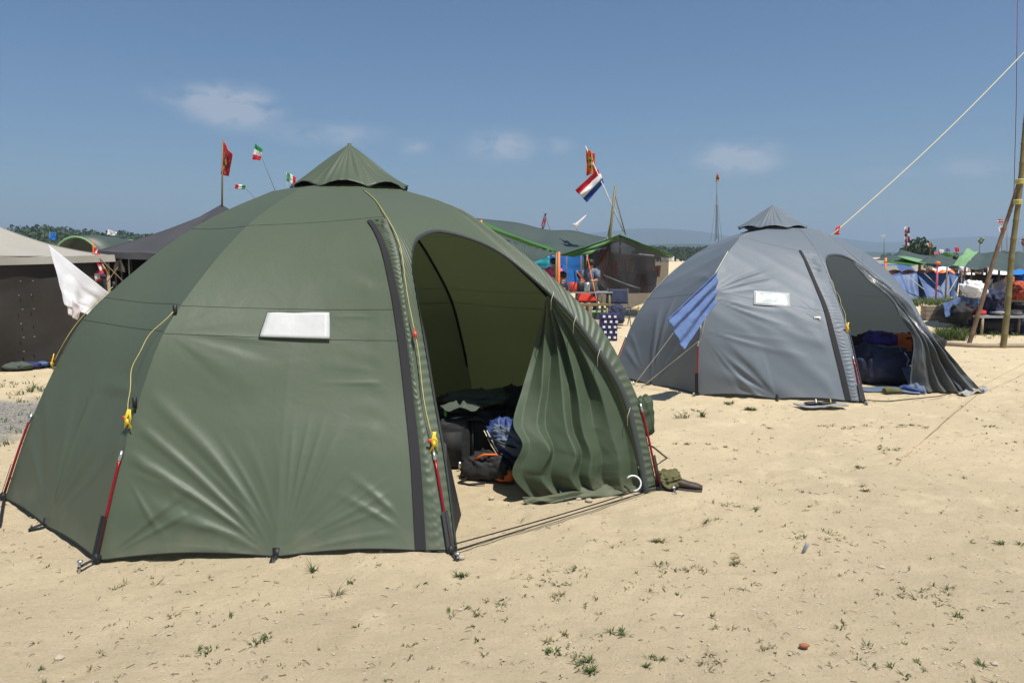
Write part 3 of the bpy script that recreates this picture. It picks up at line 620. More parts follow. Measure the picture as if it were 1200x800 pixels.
# ground cord across the doorway
pA, pB = Vector(f3)+Vector((.03, 0, .05)), Vector(GR[3].p(np.array(0.)))+Vector((0, 0, .05))
for q, (z0, z1) in enumerate(((.05, .045), (.02, .02))):
    tube('door_cord', [pA.lerp(pB, f) + Vector((0, -.02*q, z0+(z1-z0)*f-.06 + gh(0, 0)*0 + .018 - .012*math.sin(PI*f)*(q == 0))) for f in np.linspace(0, 1, 14)], .0045, M['black'], tentG, 5)
MB().tube([Vector(at(742, 566, 5.5)) + Vector((.055*math.cos(a), .02*math.sin(a), .05*math.sin(a)+.0)) for a in np.linspace(-1.6, 2.4, 14)], .006, 7).build('white_ring', M['white'], tentG)
# left strap reaching off to the left of the tent
tube('ground_strap', [tuple(GR[0].p(np.array(0.)) + np.array([0, 0, .02])), G(0, 618)+Vector((0, 0, .02)), G(-40, 622)], .010, M['black'], tentG, 6)

# --- grey tent
hc = (3.88, 11.5)
gstd = [(2.49, 0), (2.33, .4), (2.15, .83), (1.85, 1.25), (1.4, 1.65), (.95, 1.9), (.5, 2.06)]
g2 = [(2.44, 0), (2.46, .42), (2.42, .87), (2.22, 1.28), (1.78, 1.7), (1.25, 1.97), (.5, 2.07)]
g3 = [(2.38, 0), (2.14, .47), (1.9, .88), (1.56, 1.28), (1.15, 1.7), (.7, 1.98), (.5, 2.06)]
g4 = [(2.49, 0), (2.18, .39), (1.97, .71), (1.64, 1.14), (.97, 1.7), (.7, 1.9), (.5, 2.06)]
HR = [Rib(hc, a, p) for a, p in ((-173, gstd), (-130.8, g2), (-85.5, g3), (-38, g4), (6, gstd), (52, gstd), (97, gstd), (142, gstd))]
def wr_gfront(s, h, U, V_):
    ph = h*21 + s*7 + 2.4*sines(s, h, 4, 3)
    d = .011*(.5+.5*np.sin(ph))**2*sm(.1, .3, V_)*(1-sm(.62, .8, V_))*(.6+.4*sines(s, h, 6, 2.5))
    d += .0022*creases(s*.5, h, 33, 16, 7)*sm(.05, .2, V_)
    d += .012*(.5+.5*np.sin(h*11+s*10+sines(s, h, 14, 3)))**2*(1-sm(.25, .5, V_))*sm(-.9, .2, s)
    d += fan(s, h, -.9, .75, 22, .011, -55, -5, 1.6, .3) + fan(s, h, -.85, 1.15, 26, .008, -20, 50, 1.2, 2.)
    d += fan(s, h, 0, 0, 15, .016, 100, 165, 1.0, .5) + fan(s, h, .85, .9, 18, .010, 140, 215, .9, .5)
    return d
def wr_gleft(s, h, U, V_):
    d = .002*creases(s*.6, h, 37, 14, 7) + fan(s, h, .9, 1.3, 24, .013, 160, 235, 1.8, .5) + fan(s, h, 0, 0, 13, .020, 25, 150, 1.3, .2)
    return d + .012*(.5+.5*np.sin(h*16-s*6+2*sines(s, h, 3, 3)))**2*sm(.35, .5, V_)*(1-sm(.7, .85, V_))
cfgH = dict(lip=M['grey_lip'], fabric=M['grey'], seed=21, kinds=['side', 'front', 'open', 'side', 'side', 'side', 'side', 'side'],
            res=[(90, 110), (130, 150), None, (24, 30), (24, 30), (24, 30), (24, 30), (24, 30)], wr={0: wr_gleft, 1: wr_gfront, 7: wr_gleft}, seams=(.40, .74),
            seam=mat('grey_seam', (.10, .11, .12), .7), sleeve=M['grey'], feet=(0, 1, 2, 3), mid=(0, 1), fat=(3,),
            opening=[(.025, .0), (.02, .12), (.02, .35), (.03, .53), (.05, .665), (.17, .73), (.45, .762), (.70, .757), (.84, .70), (.90, .58), (.915, .45), (.905, .28), (.885, .13), (.88, 0)],
            shoulder=.70, tapew=.034, zip=[(.76, .745), (.80, .675), (.83, .60), (.879, .445), (.894, .299), (.911, .15), (.923, .004)], zipw=.034, npl=52,
            win=[(.344, .374), (.614, .392), (.612, .458), (.335, .436)], winm=M['gwindow'], winseam=M['white'], hood=dict(c=(3.72, 11.5), r=.48, z=2.085, top=2.42, sc=.035), hoodm=M['grey'], mouth=(.41, 2.10))
tentH, edgeH = dome('grey dome tent with open doorway and blue towel hung on its guy ropes', hc, HR, cfgH)
cordline(tentH, HR[2], .60, .34, M['cord'], .05, side=.02)
cordline(tentH, HR[1], 1.0, .72, M['cordpale'], .03, toggle=False)
cordline(tentH, HR[0], .62, .35, M['cordpale'], .03, side=.05)
q = surf(HR[1], HR[2], np.array(.80), np.array(.36)); btag = MB().box(Vector(q)+Vector((0, -.03, 0)), (.075, .008, .05), -.2).build('brand_tag', M['white'], tentH)
MB().box(Vector(q)+Vector((0, -.036, .002)), (.05, .004, .010), -.2).box(Vector(q)+Vector((0.008, -.036, -.010)), (.03, .004, .006), -.2).build('tag_print', M['black'], btag)
# guy ropes from the left front rib down to the peg
top = Vector(HR[1].p(np.array(.48), .05)); low = Vector(HR[1].p(np.array(.30), .04)); pg = G(742, 452)
tube('guy_rope', [top.lerp(pg, f) - Vector((0, 0, .03*math.sin(PI*f))) for f in np.linspace(0, 1, 10)], .006, M['cordpale'], tentH, 5)
top2 = Vector(HR[1].p(np.array(.62), .04)); mid_ = Vector(at(835, 392, 9.55)); pg2 = G(750, 455)
tube('guy_rope', [low, mid_ + Vector((-.15, -.05, -.05)), pg2], .006, M['cordpale'], tentH, 5)
tube('guy_rope', [top2, top + Vector((0, -.02, 0)), mid_ + Vector((-.15, -.05, -.05))], .006, M['cordpale'], tentH, 5)
MB().tube([pg+Vector((0, 0, .06)), pg-Vector((0, 0, .05))], .008).build('peg', M['metal'], tentH)
tube('guy_cord', [Vector(HR[2].p(np.array(0.)))+Vector((0, 0, .04)), G(1040, 472)+Vector((0, 0, .02)), G(1100, 466)+Vector((0, 0, .02)), Vector(HR[3].p(np.array(0.)))+Vector((0, 0, .04))], .006, M['black'], tentH, 5)
# rolled-back flap, hanging crumpled at the right of the doorway
inn2 = Vector((-math.cos(math.radians(-62)), -math.sin(math.radians(-62)), 0))
rows = []
for (lx, ly, lY), (rx, ry), k_ in (((1000, 300, None), (1003, 301), .02), ((1016, 327, 10.35), (1035, 322), .02), ((1041, 349, 10.2), (1062, 348), .0), ((1056, 370, 10.1), (1082, 375), -.03), ((1070, 397, 10.0), (1097, 402), -.08), ((1068, 425, 9.95), (1115, 425), -.14), ((1066, 448, 9.95), (1132, 446), -.2), ((1070, 461, 9.9), (1142, 458), -.24)):
    R_ = edge_at(edgeH, rx, ry) if ry < 400 else Vector(at(rx, ry, 10.0-.0))
    R_ = R_ - inn2*(.04-k_*.3)
    L_ = R_ + Vector((-.03, 0, 0)) if lY is None else at(lx, ly, lY)
    rows.append((L_, R_))
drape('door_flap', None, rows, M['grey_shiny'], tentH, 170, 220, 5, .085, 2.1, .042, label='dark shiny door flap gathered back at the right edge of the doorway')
# towel over the guy rope
tw = [at(833, 322, 9.45), at(838, 338, 9.45), at(806, 404, 9.15), at(785, 392, 9.1), at(788, 375, 9.1)]
tl = sheet('towel', [at(841, 318, 9.42), at(838, 356, 9.40), at(801, 410, 9.12), at(783, 374, 9.15)], M['blue'], None, 0, 80, 60, .022, 17, 8, .008)
tag(tl, 'crumpled blue towel hung over the guy ropes at the left side of the grey tent', 'towel')

# ------------------------------------------------------------------ luggage in the tents
def gp(px, py, z=0): v = G(px, py, z); return v
def lump(mb, c, d, seed, rough=.08, pw=.6, rz=0, n=14, mi=0): return mb.ball(c, d, seed, rough*1.5+.05, max(n, 26), pw, rz, mi)
# black duffel heap in the green tent
b0 = at(552, 520, 6.6)
dz = thing('duffel_bag', 'large black duffel bag at the back of the green tent doorway', 'bag', (b0.x, b0.y, 0))
lump(MB(), (b0.x, b0.y, .21), (.95, .5, .45), 3, .10, .6, -.2, 18).build('bag_body', M['blackcloth'], dz)
MB().tube([(b0.x-.2, b0.y-.26, .3), (b0.x-.1, b0.y-.31, .40), (b0.x+.1, b0.y-.31, .40), (b0.x+.2, b0.y-.26, .3)], .012, 6).build('handle', M['black'], dz)
for q_, zz_ in ((-.28, 0), (.02, .01), (.30, 0)): MB().tube([(b0.x+q_, b0.y-.30, .05), (b0.x+q_+.01, b0.y-.34, .22), (b0.x+q_, b0.y-.26, .39), (b0.x+q_, b0.y, .45)], .012, 5).build('strap', M['black'], dz)
MB().tube([(b0.x-.42, b0.y-.2, .36), (b0.x-.1, b0.y-.24, .41), (b0.x+.4, b0.y-.2, .37)], .007, 5).build('zip', M['sole'], dz)
j0 = at(552, 462, 6.55)
jk = lump(MB(), (j0.x, j0.y, .49), (.50, .38, .15), 8, .22, .8, 0, 18).build('jacket', M['dkgreen']); tag(jk, 'dark grey green jacket thrown on top of the black duffel bag', 'jacket')
j1 = at(545, 464, 6.3)
jk = MB().add(*(lambda g_: (g_[0], g_[1]))(([tuple(Vector((j1.x-.03, j1.y, .50)) + Vector((.17*math.cos(a)*r, -.05+.10*math.sin(a)*r, .05*math.cos(r*1.5)+.02*math.sin(5*a+3*r)))) for r in (0.3, .6, .8, 1.) for a in np.linspace(0, 2*PI, 25)[:-1]], [(i*24+j, i*24+(j+1) % 24, (i+1)*24+(j+1) % 24, (i+1)*24+j) for i in range(3) for j in range(24)]))).build('hood', M['dkgreen'], jk)
k0 = at(580, 480, 6.9)
kk = lump(MB(), (k0.x+.05, k0.y, .27), (.55, .45, .54), 12, .14, .7, .3, 16).build('clothes_pile', M['blackcloth']); tag(kk, 'dark heap of clothes and sacks behind the black duffel bag', 'clothes')
# trolley suitcase
c0 = G(528, 552); sc_ = thing('trolley_suitcase', 'black trolley suitcase with small wheels just inside the green tent door', 'suitcase', (c0.x, c0.y, 0))
lump(MB(), (c0.x, c0.y+.1, .21), (.26, .22, .38), 5, .02, .35, .2, 12).build('case_body', M['blackcloth'], sc_)
MB().box((c0.x+.01, c0.y-.02, .22), (.16, .02, .20), .2).build('front_pocket', M['blackcloth'], sc_)
MB().tube([(c0.x-.08, c0.y+.1, .38), (c0.x-.08, c0.y+.1, .46), (c0.x+.08, c0.y+.12, .46), (c0.x+.08, c0.y+.12, .38)], .009, 6).build('handle', M['black'], sc_)
for dx in (-.1, .1): MB().tube([(c0.x+dx-.012, c0.y-.0, .035), (c0.x+dx+.018, c0.y-.0, .035)], .032, 14).build('wheel', M['sole'], sc_); 
MB().box((c0.x+.075, c0.y-.035, .06), (.02, .01, .05)).build('buckle', M['metal'], sc_)
# black and orange daypack
d0 = G(575, 566); dp = thing('daypack', 'small black daypack with orange trim lying on the sand in the green tent', 'backpack', (d0.x, d0.y, 0))
lump(MB(), (d0.x, d0.y+.1, .10), (.40, .26, .22), 9, .12, .7, -.5, 16).build('pack_body', M['blackcloth'], dp)
MB().ball((d0.x+.10, d0.y-.005, .06), (.16, .07, .09), 4, .1, 8, .7, -.3).build('orange_pocket', M['orange'], dp)
MB().tube([(d0.x-.12, d0.y+.06, .17), (d0.x-.05, d0.y+.02, .215), (d0.x+.04, d0.y+.04, .21), (d0.x+.1, d0.y+.1, .16)], .010, 6).build('orange_piping', M['orange'], dp)
MB().tube([(d0.x-.18, d0.y+.04, .03), (d0.x-.24, d0.y-.02, .01), (d0.x-.16, d0.y-.08, .012), (d0.x-.04, d0.y-.06, .02)], .010, 6).build('shoulder_strap', M['black'], dp)
# blue frame backpack leaning right
e0 = G(607, 560); bp_ = thing('frame_backpack', 'blue backpack with pale piping leaning against the open flap of the green tent', 'backpack', (e0.x, e0.y, 0))
def leanbag(c, d, ax, seed, m, name, par, rough=.06):
    mb = MB(); mb.ball((0, 0, 0), d, seed, rough*1.6, 28, .65, 0, flat=False); R = Matrix.Rotation(ax, 3, 'Y'); mb.v = [tuple(R @ Vector(v) + Vector(c)) for v in mb.v]; return mb.build(name, m, par)
leanbag((e0.x-.02, e0.y+.06, .22), (.22, .24, .50), -.62, 7, M['bluepack'], 'pack_body', bp_, .12)
leanbag((e0.x-.04, e0.y-.02, .30), (.16, .12, .30), -.95, 9, M['slate'], 'top_pocket', bp_, .2)
for zz_ in (.12, .22, .32): MB().tube([(e0.x-.20-.3*(zz_-.2), e0.y-.06, zz_+.02), (e0.x-.08-.3*(zz_-.2), e0.y-.12, zz_-.02), (e0.x+.05-.3*(zz_-.2), e0.y-.06, zz_-.08)], .009, 5).build('side_strap', M['black'], bp_)
for k_ in (0, .022): MB().tube([(e0.x-.26+k_, e0.y-.03, .38), (e0.x-.20+k_, e0.y-.08, .27), (e0.x-.10+k_, e0.y-.1, .12), (e0.x+.02+k_, e0.y-.08, .015)], .0045, 5).build('pale_piping', M['cordpale'], bp_)
MB().tube([(e0.x-.14, e0.y-.06, .05), (e0.x-.06, e0.y-.09, .06), (e0.x, e0.y-.09, .03)], .014, 6).build('strap', M['black'], bp_)
gr_ = MB().ball(at(522, 483, 6.2), (.03, .03, .07), 2, .0, 8).build('green_bottle', mat('green_plastic', (.02, .16, .03), .4)); tag(gr_, 'bright green bottle stuck behind the left edge of the green tent door', 'bottle')
for i, (px, py, s_) in enumerate(((521, 552, .035), (576, 585, .03), (690, 588, .04), (678, 586, .03), (668, 590, .025), (540, 655, .03))):
    p = G(px, py); tag(MB().ball((p.x, p.y, s_*.3), (s_*1.4, s_, s_*.8), i, .12, 8).build('stone', M['stone']), ('pale stone beside the wheels of the black suitcase', 'flat stone on the sand before the black daypack', 'largest pale stone at the hem of the open green flap', 'pale stone touching the left side of the largest hem stone', 'small stone at the lower left of the flap hem', 'pale stone by the peg at the left door foot')[i], 'stone')
# inside the grey tent
def bag(name, lab, cat, px, py, Yd, d, m, seed, rz=0, pw=.6, rough=.09, extra=None, z0=0.):
    p = at(px, py, Yd); r_ = thing(name, lab, cat, (p.x, p.y, z0)); lump(MB(), (p.x, p.y, z0+d[2]*.47), d, seed, rough, pw, rz, 14).build('bag_body', m, r_)
    MB().tube([(p.x-d[0]*.2, p.y-d[1]*.42, z0+d[2]*.75), (p.x-d[0]*.1, p.y-d[1]*.5, z0+d[2]*.9), (p.x+d[0]*.1, p.y-d[1]*.5, z0+d[2]*.9), (p.x+d[0]*.2, p.y-d[1]*.42, z0+d[2]*.75)], .012, 6).build('handle', M['black'], r_)
    return r_, p
bag('kit_bag', 'big dark navy kit bag inside the grey tent doorway', 'bag', 1036, 440, 10.6, (.75, .5, .50), M['navy'], 3)
bag('rucksack', 'black rucksack at the left inside the grey tent behind the navy kit bag', 'backpack', 1018, 435, 11.3, (.6, .5, .58), M['blackcloth'], 5)
r_, p = bag('orange_bag', 'orange bag with dark stripe standing among the luggage in the grey tent', 'bag', 1060, 420, 11.0, (.34, .26, .34), M['orange'], 7, z0=.28, pw=.45)
MB().box((p.x+.05, p.y-.135, .45), (.03, .012, .26)).build('dark_stripe', M['black'], r_)
bag('purple_sack', 'round purple sleeping bag sack on top of the luggage in the grey tent', 'sleeping bag', 1031, 417, 11.0, (.40, .34, .20), M['purple'], 9, z0=.46)
bag('holdall', 'tall black holdall behind the orange bag in the grey tent', 'bag', 1076, 425, 11.3, (.55, .4, .62), M['blackcloth'], 15)
sheet('groundsheet', [G(1002, 455), G(1078, 458), G(1078, 463), G(1008, 460)], M['slate'], tentH, 0, 20, 6, .012, 8, 2, .003).location.z += .03
tag(sheet('grey_cloth', [at(1056, 430, 10.3), at(1076, 428, 10.3), at(1086, 460, 9.75), at(1070, 463, 9.75)], M['slate'], None, 0, 16, 16, .02, 9, 5), 'grey cloth spilling over the luggage beside the shiny flap', 'cloth')
def shoe(name, lab, px, py, rz, s_=1., m='leather', grp=None):
    p = G(px, py); r_ = thing(name, lab, 'shoe', (p.x, p.y, 0), grp); c, s = math.cos(rz), math.sin(rz)
    prof = [(-.13, .035, .065), (-.10, .04, .085), (-.05, .038, .080), (0, .036, .062), (.05, .042, .05), (.10, .044, .042), (.14, .028, .028)]
    V = []
    for x, w_, h_ in prof:
        for k in range(10): a = 2*PI*k/10; lx, ly, lz = x, w_*math.cos(a), max(.012, .012+h_*(.5+.5*math.sin(a))); V.append((p.x+(lx*c-ly*s)*s_, p.y+(lx*s+ly*c)*s_, lz*s_))
    Fc = [(i*10+j, i*10+(j+1) % 10, (i+1)*10+(j+1) % 10, (i+1)*10+j) for i in range(len(prof)-1) for j in range(10)] + [tuple(range(10)), tuple(60+j for j in range(10))]
    mesh('upper', V, Fc, M[m], r_)
    V = [(p.x+(x*c-w_*q*s)*s_, p.y+(x*s+w_*q*c)*s_, z) for z in (.0, .014) for x, w_, h_ in prof for q in (-1.08, 1.08)]
    Fc = []
    for i in range(6):
        a = i*2; Fc += [(a, a+1, a+3, a+2), (a+14, a+16, a+17, a+15), (a, a+2, a+16, a+14), (a+1, a+15, a+17, a+3)]
    mesh('sole', V, Fc+[(0, 14, 15, 1), (12, 13, 27, 26)], M['sole'], r_, False); return r_
shoe('walking_shoe', 'brown leather shoe beside the right foot of the green tent, nearer one', 800, 573, -.3, 1.0)
shoe('walking_shoe', 'brown leather shoe tucked against the right pole of the green tent', 784, 570, .3, 1.0)
shoe('sports_shoe', 'beige shoe in front of the navy kit bag in the grey tent', 1046, 462, .4, 1.1, 'olive')
shoe('sports_shoe', 'bright blue shoe beside the dark shiny flap', 1069, 460, -.6, 1.0, 'bluepack')
p = at(783, 562, 5.75); oc_ = lump(MB(), (p.x, p.y, .06), (.18, .24, .09), 4, .15, .8, 0, 12).build('olive_cloth', M['olive']); tag(oc_, 'crumpled olive cloth behind the shoes at the right foot of the green tent', 'cloth')
tube('ground_strap', [Vector(GR[3].p(np.array(.1)))+Vector((.02, .1, 0)), Vector(at(766, 524, 6.0)), G(782, 537)], .008, M['black'], tentG, 5)
p = at(750, 490, 5.9); lump(MB(), (p.x+.02, p.y, p.z), (.16, .2, .26), 4, .12, .8, 0, 12).build('rolled_fabric', M['green_in'], tentG)
# sandals on a mat before the grey tent, plastic sheet
p = G(965, 478); mt = thing('sit_mat', 'flat dark sit mat with sandals on it in front of the grey tent', 'mat', (p.x, p.y, 0))
sheet('mat_sheet', [Vector((p.x-.30, p.y+.12, .03)), Vector((p.x+.26, p.y+.06, .035)), Vector((p.x+.24, p.y-.10, .05)), Vector((p.x-.24, p.y-.08, .02))], M['greywood'], mt, 0, 24, 10, .010, 6, 3, .012)
for q, (dx, dy) in enumerate(((-.10, .05), (.06, .04))):
    r_ = thing('sandal', ('black sandal at the left of the sit mat before the grey tent', 'black sandal at the right of the sit mat before the grey tent')[q], 'sandal', (p.x+dx, p.y+dy, .03))
    MB().ball((p.x+dx, p.y+dy, .05), (.22, .09, .03), q, .03, 8, .8, .2).build('sole', M['black'], r_)
    MB().tube([(p.x+dx+.03+.045*math.cos(a)*.3, p.y+dy+.045*math.cos(a), .055+.035*math.sin(a)) for a in np.linspace(0, PI, 8)], .008, 5).build('strap', M['gold'] if q else M['white'], r_)
tag(sheet('plastic_sheet', [G(1122, 462)+Vector((0, 0, .03)), G(1152, 454)+Vector((0, 0, .05)), G(1158, 458)+Vector((0, 0, .01)), G(1130, 464)+Vector((0, 0, .01))], M['plastic'], None, 0, 20, 10, .025, 9, 2), 'crumpled clear plastic sheet on the sand at the right corner of the grey tent', 'plastic sheet')

# ------------------------------------------------------------------ flags
def flag(lab, base, tip, c4, paint, mats, pole=None, r=.012, cat='flag', rip=.03, group=None, nu=24, nv=18, ripk=9, name='flag', polem='bamboo', seed=1):
    r_ = thing(name, lab, cat, tuple(base), group)
    tube('flag_pole', [Vector(base), (Vector(base)+Vector(tip))/2, Vector(tip)], [r, r*.8, r*.55], M[polem], r_, 6)
    sheet('flag_cloth', c4, None, r_, 0, nu, nv, rip, ripk, seed, .002, mats=[M[x] for x in mats], fmat=paint)
    return r_
def tri(u, v): return 0 if u < .34 else (1 if u < .67 else 2)
def triv(u, v): return 0 if v < .34 else (1 if v < .67 else 2)
def saltire(u, v):
    d1 = abs(u-v); d2 = abs(u-(1-v))
    if abs(u-.5) < .06 or abs(v-.5) < .08: return 2
    return 1 if min(d1, d2) < .06 else 0
def blob(u, v):
    r = math.hypot((u-.55)*1.1, v-.5); a = math.atan2(v-.5, u-.55)
    return 1 if .14 < r < .30 + .05*math.sin(5*a) else (2 if r < .10 or (r < .42 and math.sin(9*a) > .93) else 0)
Yt = 15.2
flag('red flag with gold and dark emblem on the pole over the dark tent peak', at(260, 262, Yt), at(261, 163, Yt), [at(261, 165, Yt), at(272, 181, Yt-.1), at(268, 207, Yt+.1), at(259, 204, Yt)], blob, ['red', 'dkred', 'gold'], r=.022, rip=.035, seed=4)
flag('green white and red flag on the tallest thin rod, highest of the three', at(326, 232, 14), at(300, 168, 14), [at(299, 168, 14), at(308, 175, 14), at(305, 188, 14), at(296, 187, 14)], lambda u, v: triv(u, v), ['fgreen', 'fwhite', 'red'], r=.006, rip=.02, polem='twig')
flag('green white and red flag on a leaning rod, lowest and leftmost of the three', at(305, 239, 14), at(287, 220, 14), [at(287, 222, 14), at(288, 217, 14), at(276, 216, 14), at(275, 221, 14)], lambda u, v: tri(v, u), ['fgreen', 'fwhite', 'red'], r=.005, rip=.015, polem='twig')
flag('green white and red flag beside the hood of the green tent, rightmost of the three', at(336, 228, 14), at(336, 201, 14), [at(336, 201, 14), at(347, 208, 14), at(346, 217, 14), at(336, 212, 14)], tri, ['fgreen', 'fwhite', 'red'], r=.005, rip=.015, polem='fwhite')
Yd = 23.
fr_ = flag('red white and blue striped flag below an orange flag on a pale leaning pole', at(731, 272, Yd), at(686, 171, Yd), [at(703, 199, Yd), at(708, 214, Yd), at(692, 236, Yd), at(675, 226, Yd)], lambda u, v: tri(u*1.0, v), ['red', 'fwhite', 'fblue'], r=.022, rip=.08, polem='fwhite')
for nm in fr_.children:
    if nm.name.startswith('flag_cloth'): bpy.data.objects.remove(nm, do_unlink=True)
sheet('flag_cloth', [at(701, 198, Yd), at(708, 214, Yd), at(688, 237, Yd), at(674, 223, Yd)], None, fr_, 0, 30, 18, .07, 9, 3, .003, mats=[M['red'], M['fwhite'], M['fblue']], fmat=tri)
sheet('flag_cloth', [at(687, 174, Yd), at(697, 180, Yd), at(698, 202, Yd), at(687, 206, Yd)], None, fr_, 0, 30, 24, .09, 9, 6, .003, mats=[M['forange'], M['gold'], M['trunk']], fmat=lambda u, v: 0 if math.hypot(u-.5, v-.5) > .33 else (1 if math.sin(u*25)+math.sin(v*25) > -.3 else 2))
flag('small dark blue flag with red and white crosses behind the long tarp', at(646, 273, 40), at(637, 248, 40), [at(641, 250, 40), at(638, 250, 40), at(633, 269, 40), at(638, 271, 40)], saltire, ['fnavy', 'fwhite', 'red'], r=.015, rip=.05, polem='twig')
r_ = thing('pennant', 'white rocket shaped streamer flying above the tarps', 'streamer', at(672, 266, 30))
MB().tube([at(673, 266, 30), at(676, 263, 30), at(681, 258, 30), at(687, 252, 30)], [.10, .07, .045, .01], 8).build('streamer_body', M['fwhite'], r_)
MB().add([at(671, 262, 30), at(677, 261, 30), at(678, 266, 30), at(673, 268, 30)], [(0, 1, 2, 3)]).build('streamer_fin', M['fwhite'], r_).modifiers.new('thickness', 'SOLIDIFY').thickness = .01
tube('flag_pole', [at(680, 275, 30), at(674, 266, 30)], .008, M['twig'], r_, 5)
for px, y0, y1, c4, pt, ms, lab, Yf in (
        (1062, 298, 266, [(1060, 266), (1066, 266), (1066, 288), (1060, 288)], lambda u, v: (1 if (int(v*6)+int(u*2)) % 3 == 0 else (2 if (int(v*5)+int(u*3)) % 3 == 1 else 0)), ['fnavy', 'fwhite', 'pink'], 'tall flag in navy pink and white patches behind the green tarps', 40),
        (1148, 300, 276, [(1146, 283), (1150, 278), (1154, 281), (1148, 288)], triv, ['fgreen', 'gold', 'fblue'], 'green yellow and blue flag above the pale tarp end', 38),
        (1174, 300, 254, [(1169, 257), (1176, 257), (1176, 261), (1169, 261)], triv, ['red', 'fwhite', 'red'], 'red and white striped flag near the top of the bamboo poles', 38),
        (1180, 300, 264, [(1170, 265), (1178, 265), (1179, 275), (1171, 273)], blob, ['fwhite', 'pink', 'fblue'], 'white flag with pink motif left of the upright bamboo pole', 38),
        (1036, 302, 275, [(1033, 276), (1037, 275), (1037, 279), (1034, 279)], triv, ['fwhite', 'fwhite', 'fwhite'], 'tiny white flag on a green pole beyond the grey tent', 40),
        (1090, 302, 284, [(1086, 285), (1092, 284), (1093, 290), (1088, 289)], tri, ['fwhite', 'forange', 'fgreen'], 'pale orange and green flag flying over the green tarps', 42),
        (1121, 300, 290, [(1118, 290), (1124, 290), (1124, 295), (1119, 295)], triv, ['red', 'pink', 'red'], 'small reddish flag left of the pale tarp end', 42),
        (1199, 300, 275, [(1196, 282), (1203, 276), (1204, 284), (1198, 290)], saltire, ['fnavy', 'fwhite', 'red'], 'red and navy flag at the right edge beside the bamboo pole', 38)):
    flag(lab, at(px, y0, Yf), at(px, y1, Yf), [at(a, b, Yf) for a, b in c4], pt, ms, r=.018, rip=.05, polem='bamboo' if px != 1036 else 'fgreen')
for i, (px, py, m_) in enumerate(((1103, 293, 'fwhite'), (1110, 291, 'slate'), (1097, 296, 'pink'), (1104, 298, 'fblue'))):
    lab = ('little white', 'little grey', 'little pink', 'little blue')[i] + ' flag in the far cluster above the green tarps'
    flag(lab, at(px-2, 304, 48), at(px-2, py-1, 48), [at(px-2, py-1, 48), at(px+3, py, 48), at(px+3, py+4, 48), at(px-2, py+3, 48)], triv, [m_]*3, r=.012, rip=.03, nu=8, nv=6)
flag('small orange and brown flag on the thin mast left of the grey tent hood', at(840, 280, 24), at(840, 202, 24), [at(840, 203, 24), at(843, 206, 24), at(842, 213, 24), at(838, 213, 24)], triv, ['forange', 'dkred', 'gold'], r=.012, rip=.03, polem='sole')
bpy.data.objects['flag'].name
mast = thing('stayed_mast', 'slim lattice mast stay lines beside the thin mast', 'mast', at(840, 280, 24))
for q in (833, 846): tube('stay_line', [at(840, 225, 24), at(q, 283, 24)], .004, M['twig'], mast, 4)
MB().tube([at(838, 283, 24), at(839.3, 240, 24)], .008, 5).tube([at(842, 283, 24), at(840.6, 240, 24)], .008, 5).build('lattice_leg', M['sole'], mast)
flag('blue square flag standing in front of the distant trees', at(58, 292, 30), at(58, 271, 30), [at(58, 272, 30), at(66, 273, 30), at(65, 282, 30), at(58, 281, 30)], triv, ['tarpb']*3, r=.015, rip=.04)
flag('small white flag on top of the green tunnel shelter', at(126, 277, 30), at(126, 268, 30), [at(126, 269, 30), at(137, 272, 30), at(137, 276, 30), at(126, 276, 30)], triv, ['fwhite']*3, r=.01, rip=.04)

# ------------------------------------------------------------------ left: black and beige pavilions
def pavilion(lab, corners, eave, peak, wallm, roofm, open_walls=(), over=.15, sag=.25, posts=None, drop=.11):
    c = [Vector((a, b, 0)) for a, b in corners]; n = len(c); ctr = Vector((peak[0], peak[1], 0))
    r_ = thing('frame_tent', lab, 'tent', tuple(ctr))
    ex = [ctr + (q-ctr)*(1+over/(q-ctr).length) for q in c]
    for i in range(n):
        a, b = ex[i], ex[(i+1) % n]; pk = Vector(peak); nu, nv = 36, 30; V = []
        for iu in range(nu+1):
            for iv in range(nv+1):
                u, v = iu/nu, iv/nv; e = a.lerp(b, u)+Vector((0, 0, eave)); p = e.lerp(pk, v)
                p.z -= sag*math.sin(PI*v)**.8*(1-.25*math.sin(PI*u)) + .05*math.sin(PI*u)*(1-v) - .006*math.sin(u*40+v*7)*(1-v)
                V.append(p)
        mesh('roof_panel', V, grid_faces(nu, nv), roofm, r_).modifiers.new('thickness', 'SOLIDIFY').thickness = .004
        V = []
        for iu in range(nu+1):
            for iv in range(5):
                u, v = iu/nu, iv/4; p = a.lerp(b, u) + Vector((0, 0, eave - drop*v - .05*math.sin(PI*u))); nn = (b-a).cross(Vector((0, 0, 1))).normalized(); p += nn*(.012*math.sin(u*30+i)*v+.01*v); V.append(p)
        mesh('valance', V, grid_faces(nu, 4), roofm, r_)
        if i not in open_walls:
            a, b = c[i], c[(i+1) % n]; V = []; nu, nv = 70, 30; nn = (b-a).cross(Vector((0, 0, 1))).normalized()
            for iu in range(nu+1):
                for iv in range(nv+1):
                    u, v = iu/nu, iv/nv; p = a.lerp(b, u) + Vector((0, 0, .0+(eave-.02)*v)); p += nn*(.05*math.sin(u*17+2*math.sin(v*3+u*5))*(1-v*.6) + .03*abs(math.sin(v*5-u*14+math.sin(u*9))) + .05*noise.noise(Vector((u*9, v*2.5, i)))); V.append(p)
            mesh('wall_panel', V, grid_faces(nu, nv), wallm, r_)
        MB().tube([c[i], c[i]+Vector((0, 0, eave))], .03, 8).build('post', M['wood'], r_)
    tube('centre_pole', [tuple(ctr), (peak[0], peak[1], peak[2]+.03)], .035, M['wood'], r_, 8)
    return r_, c
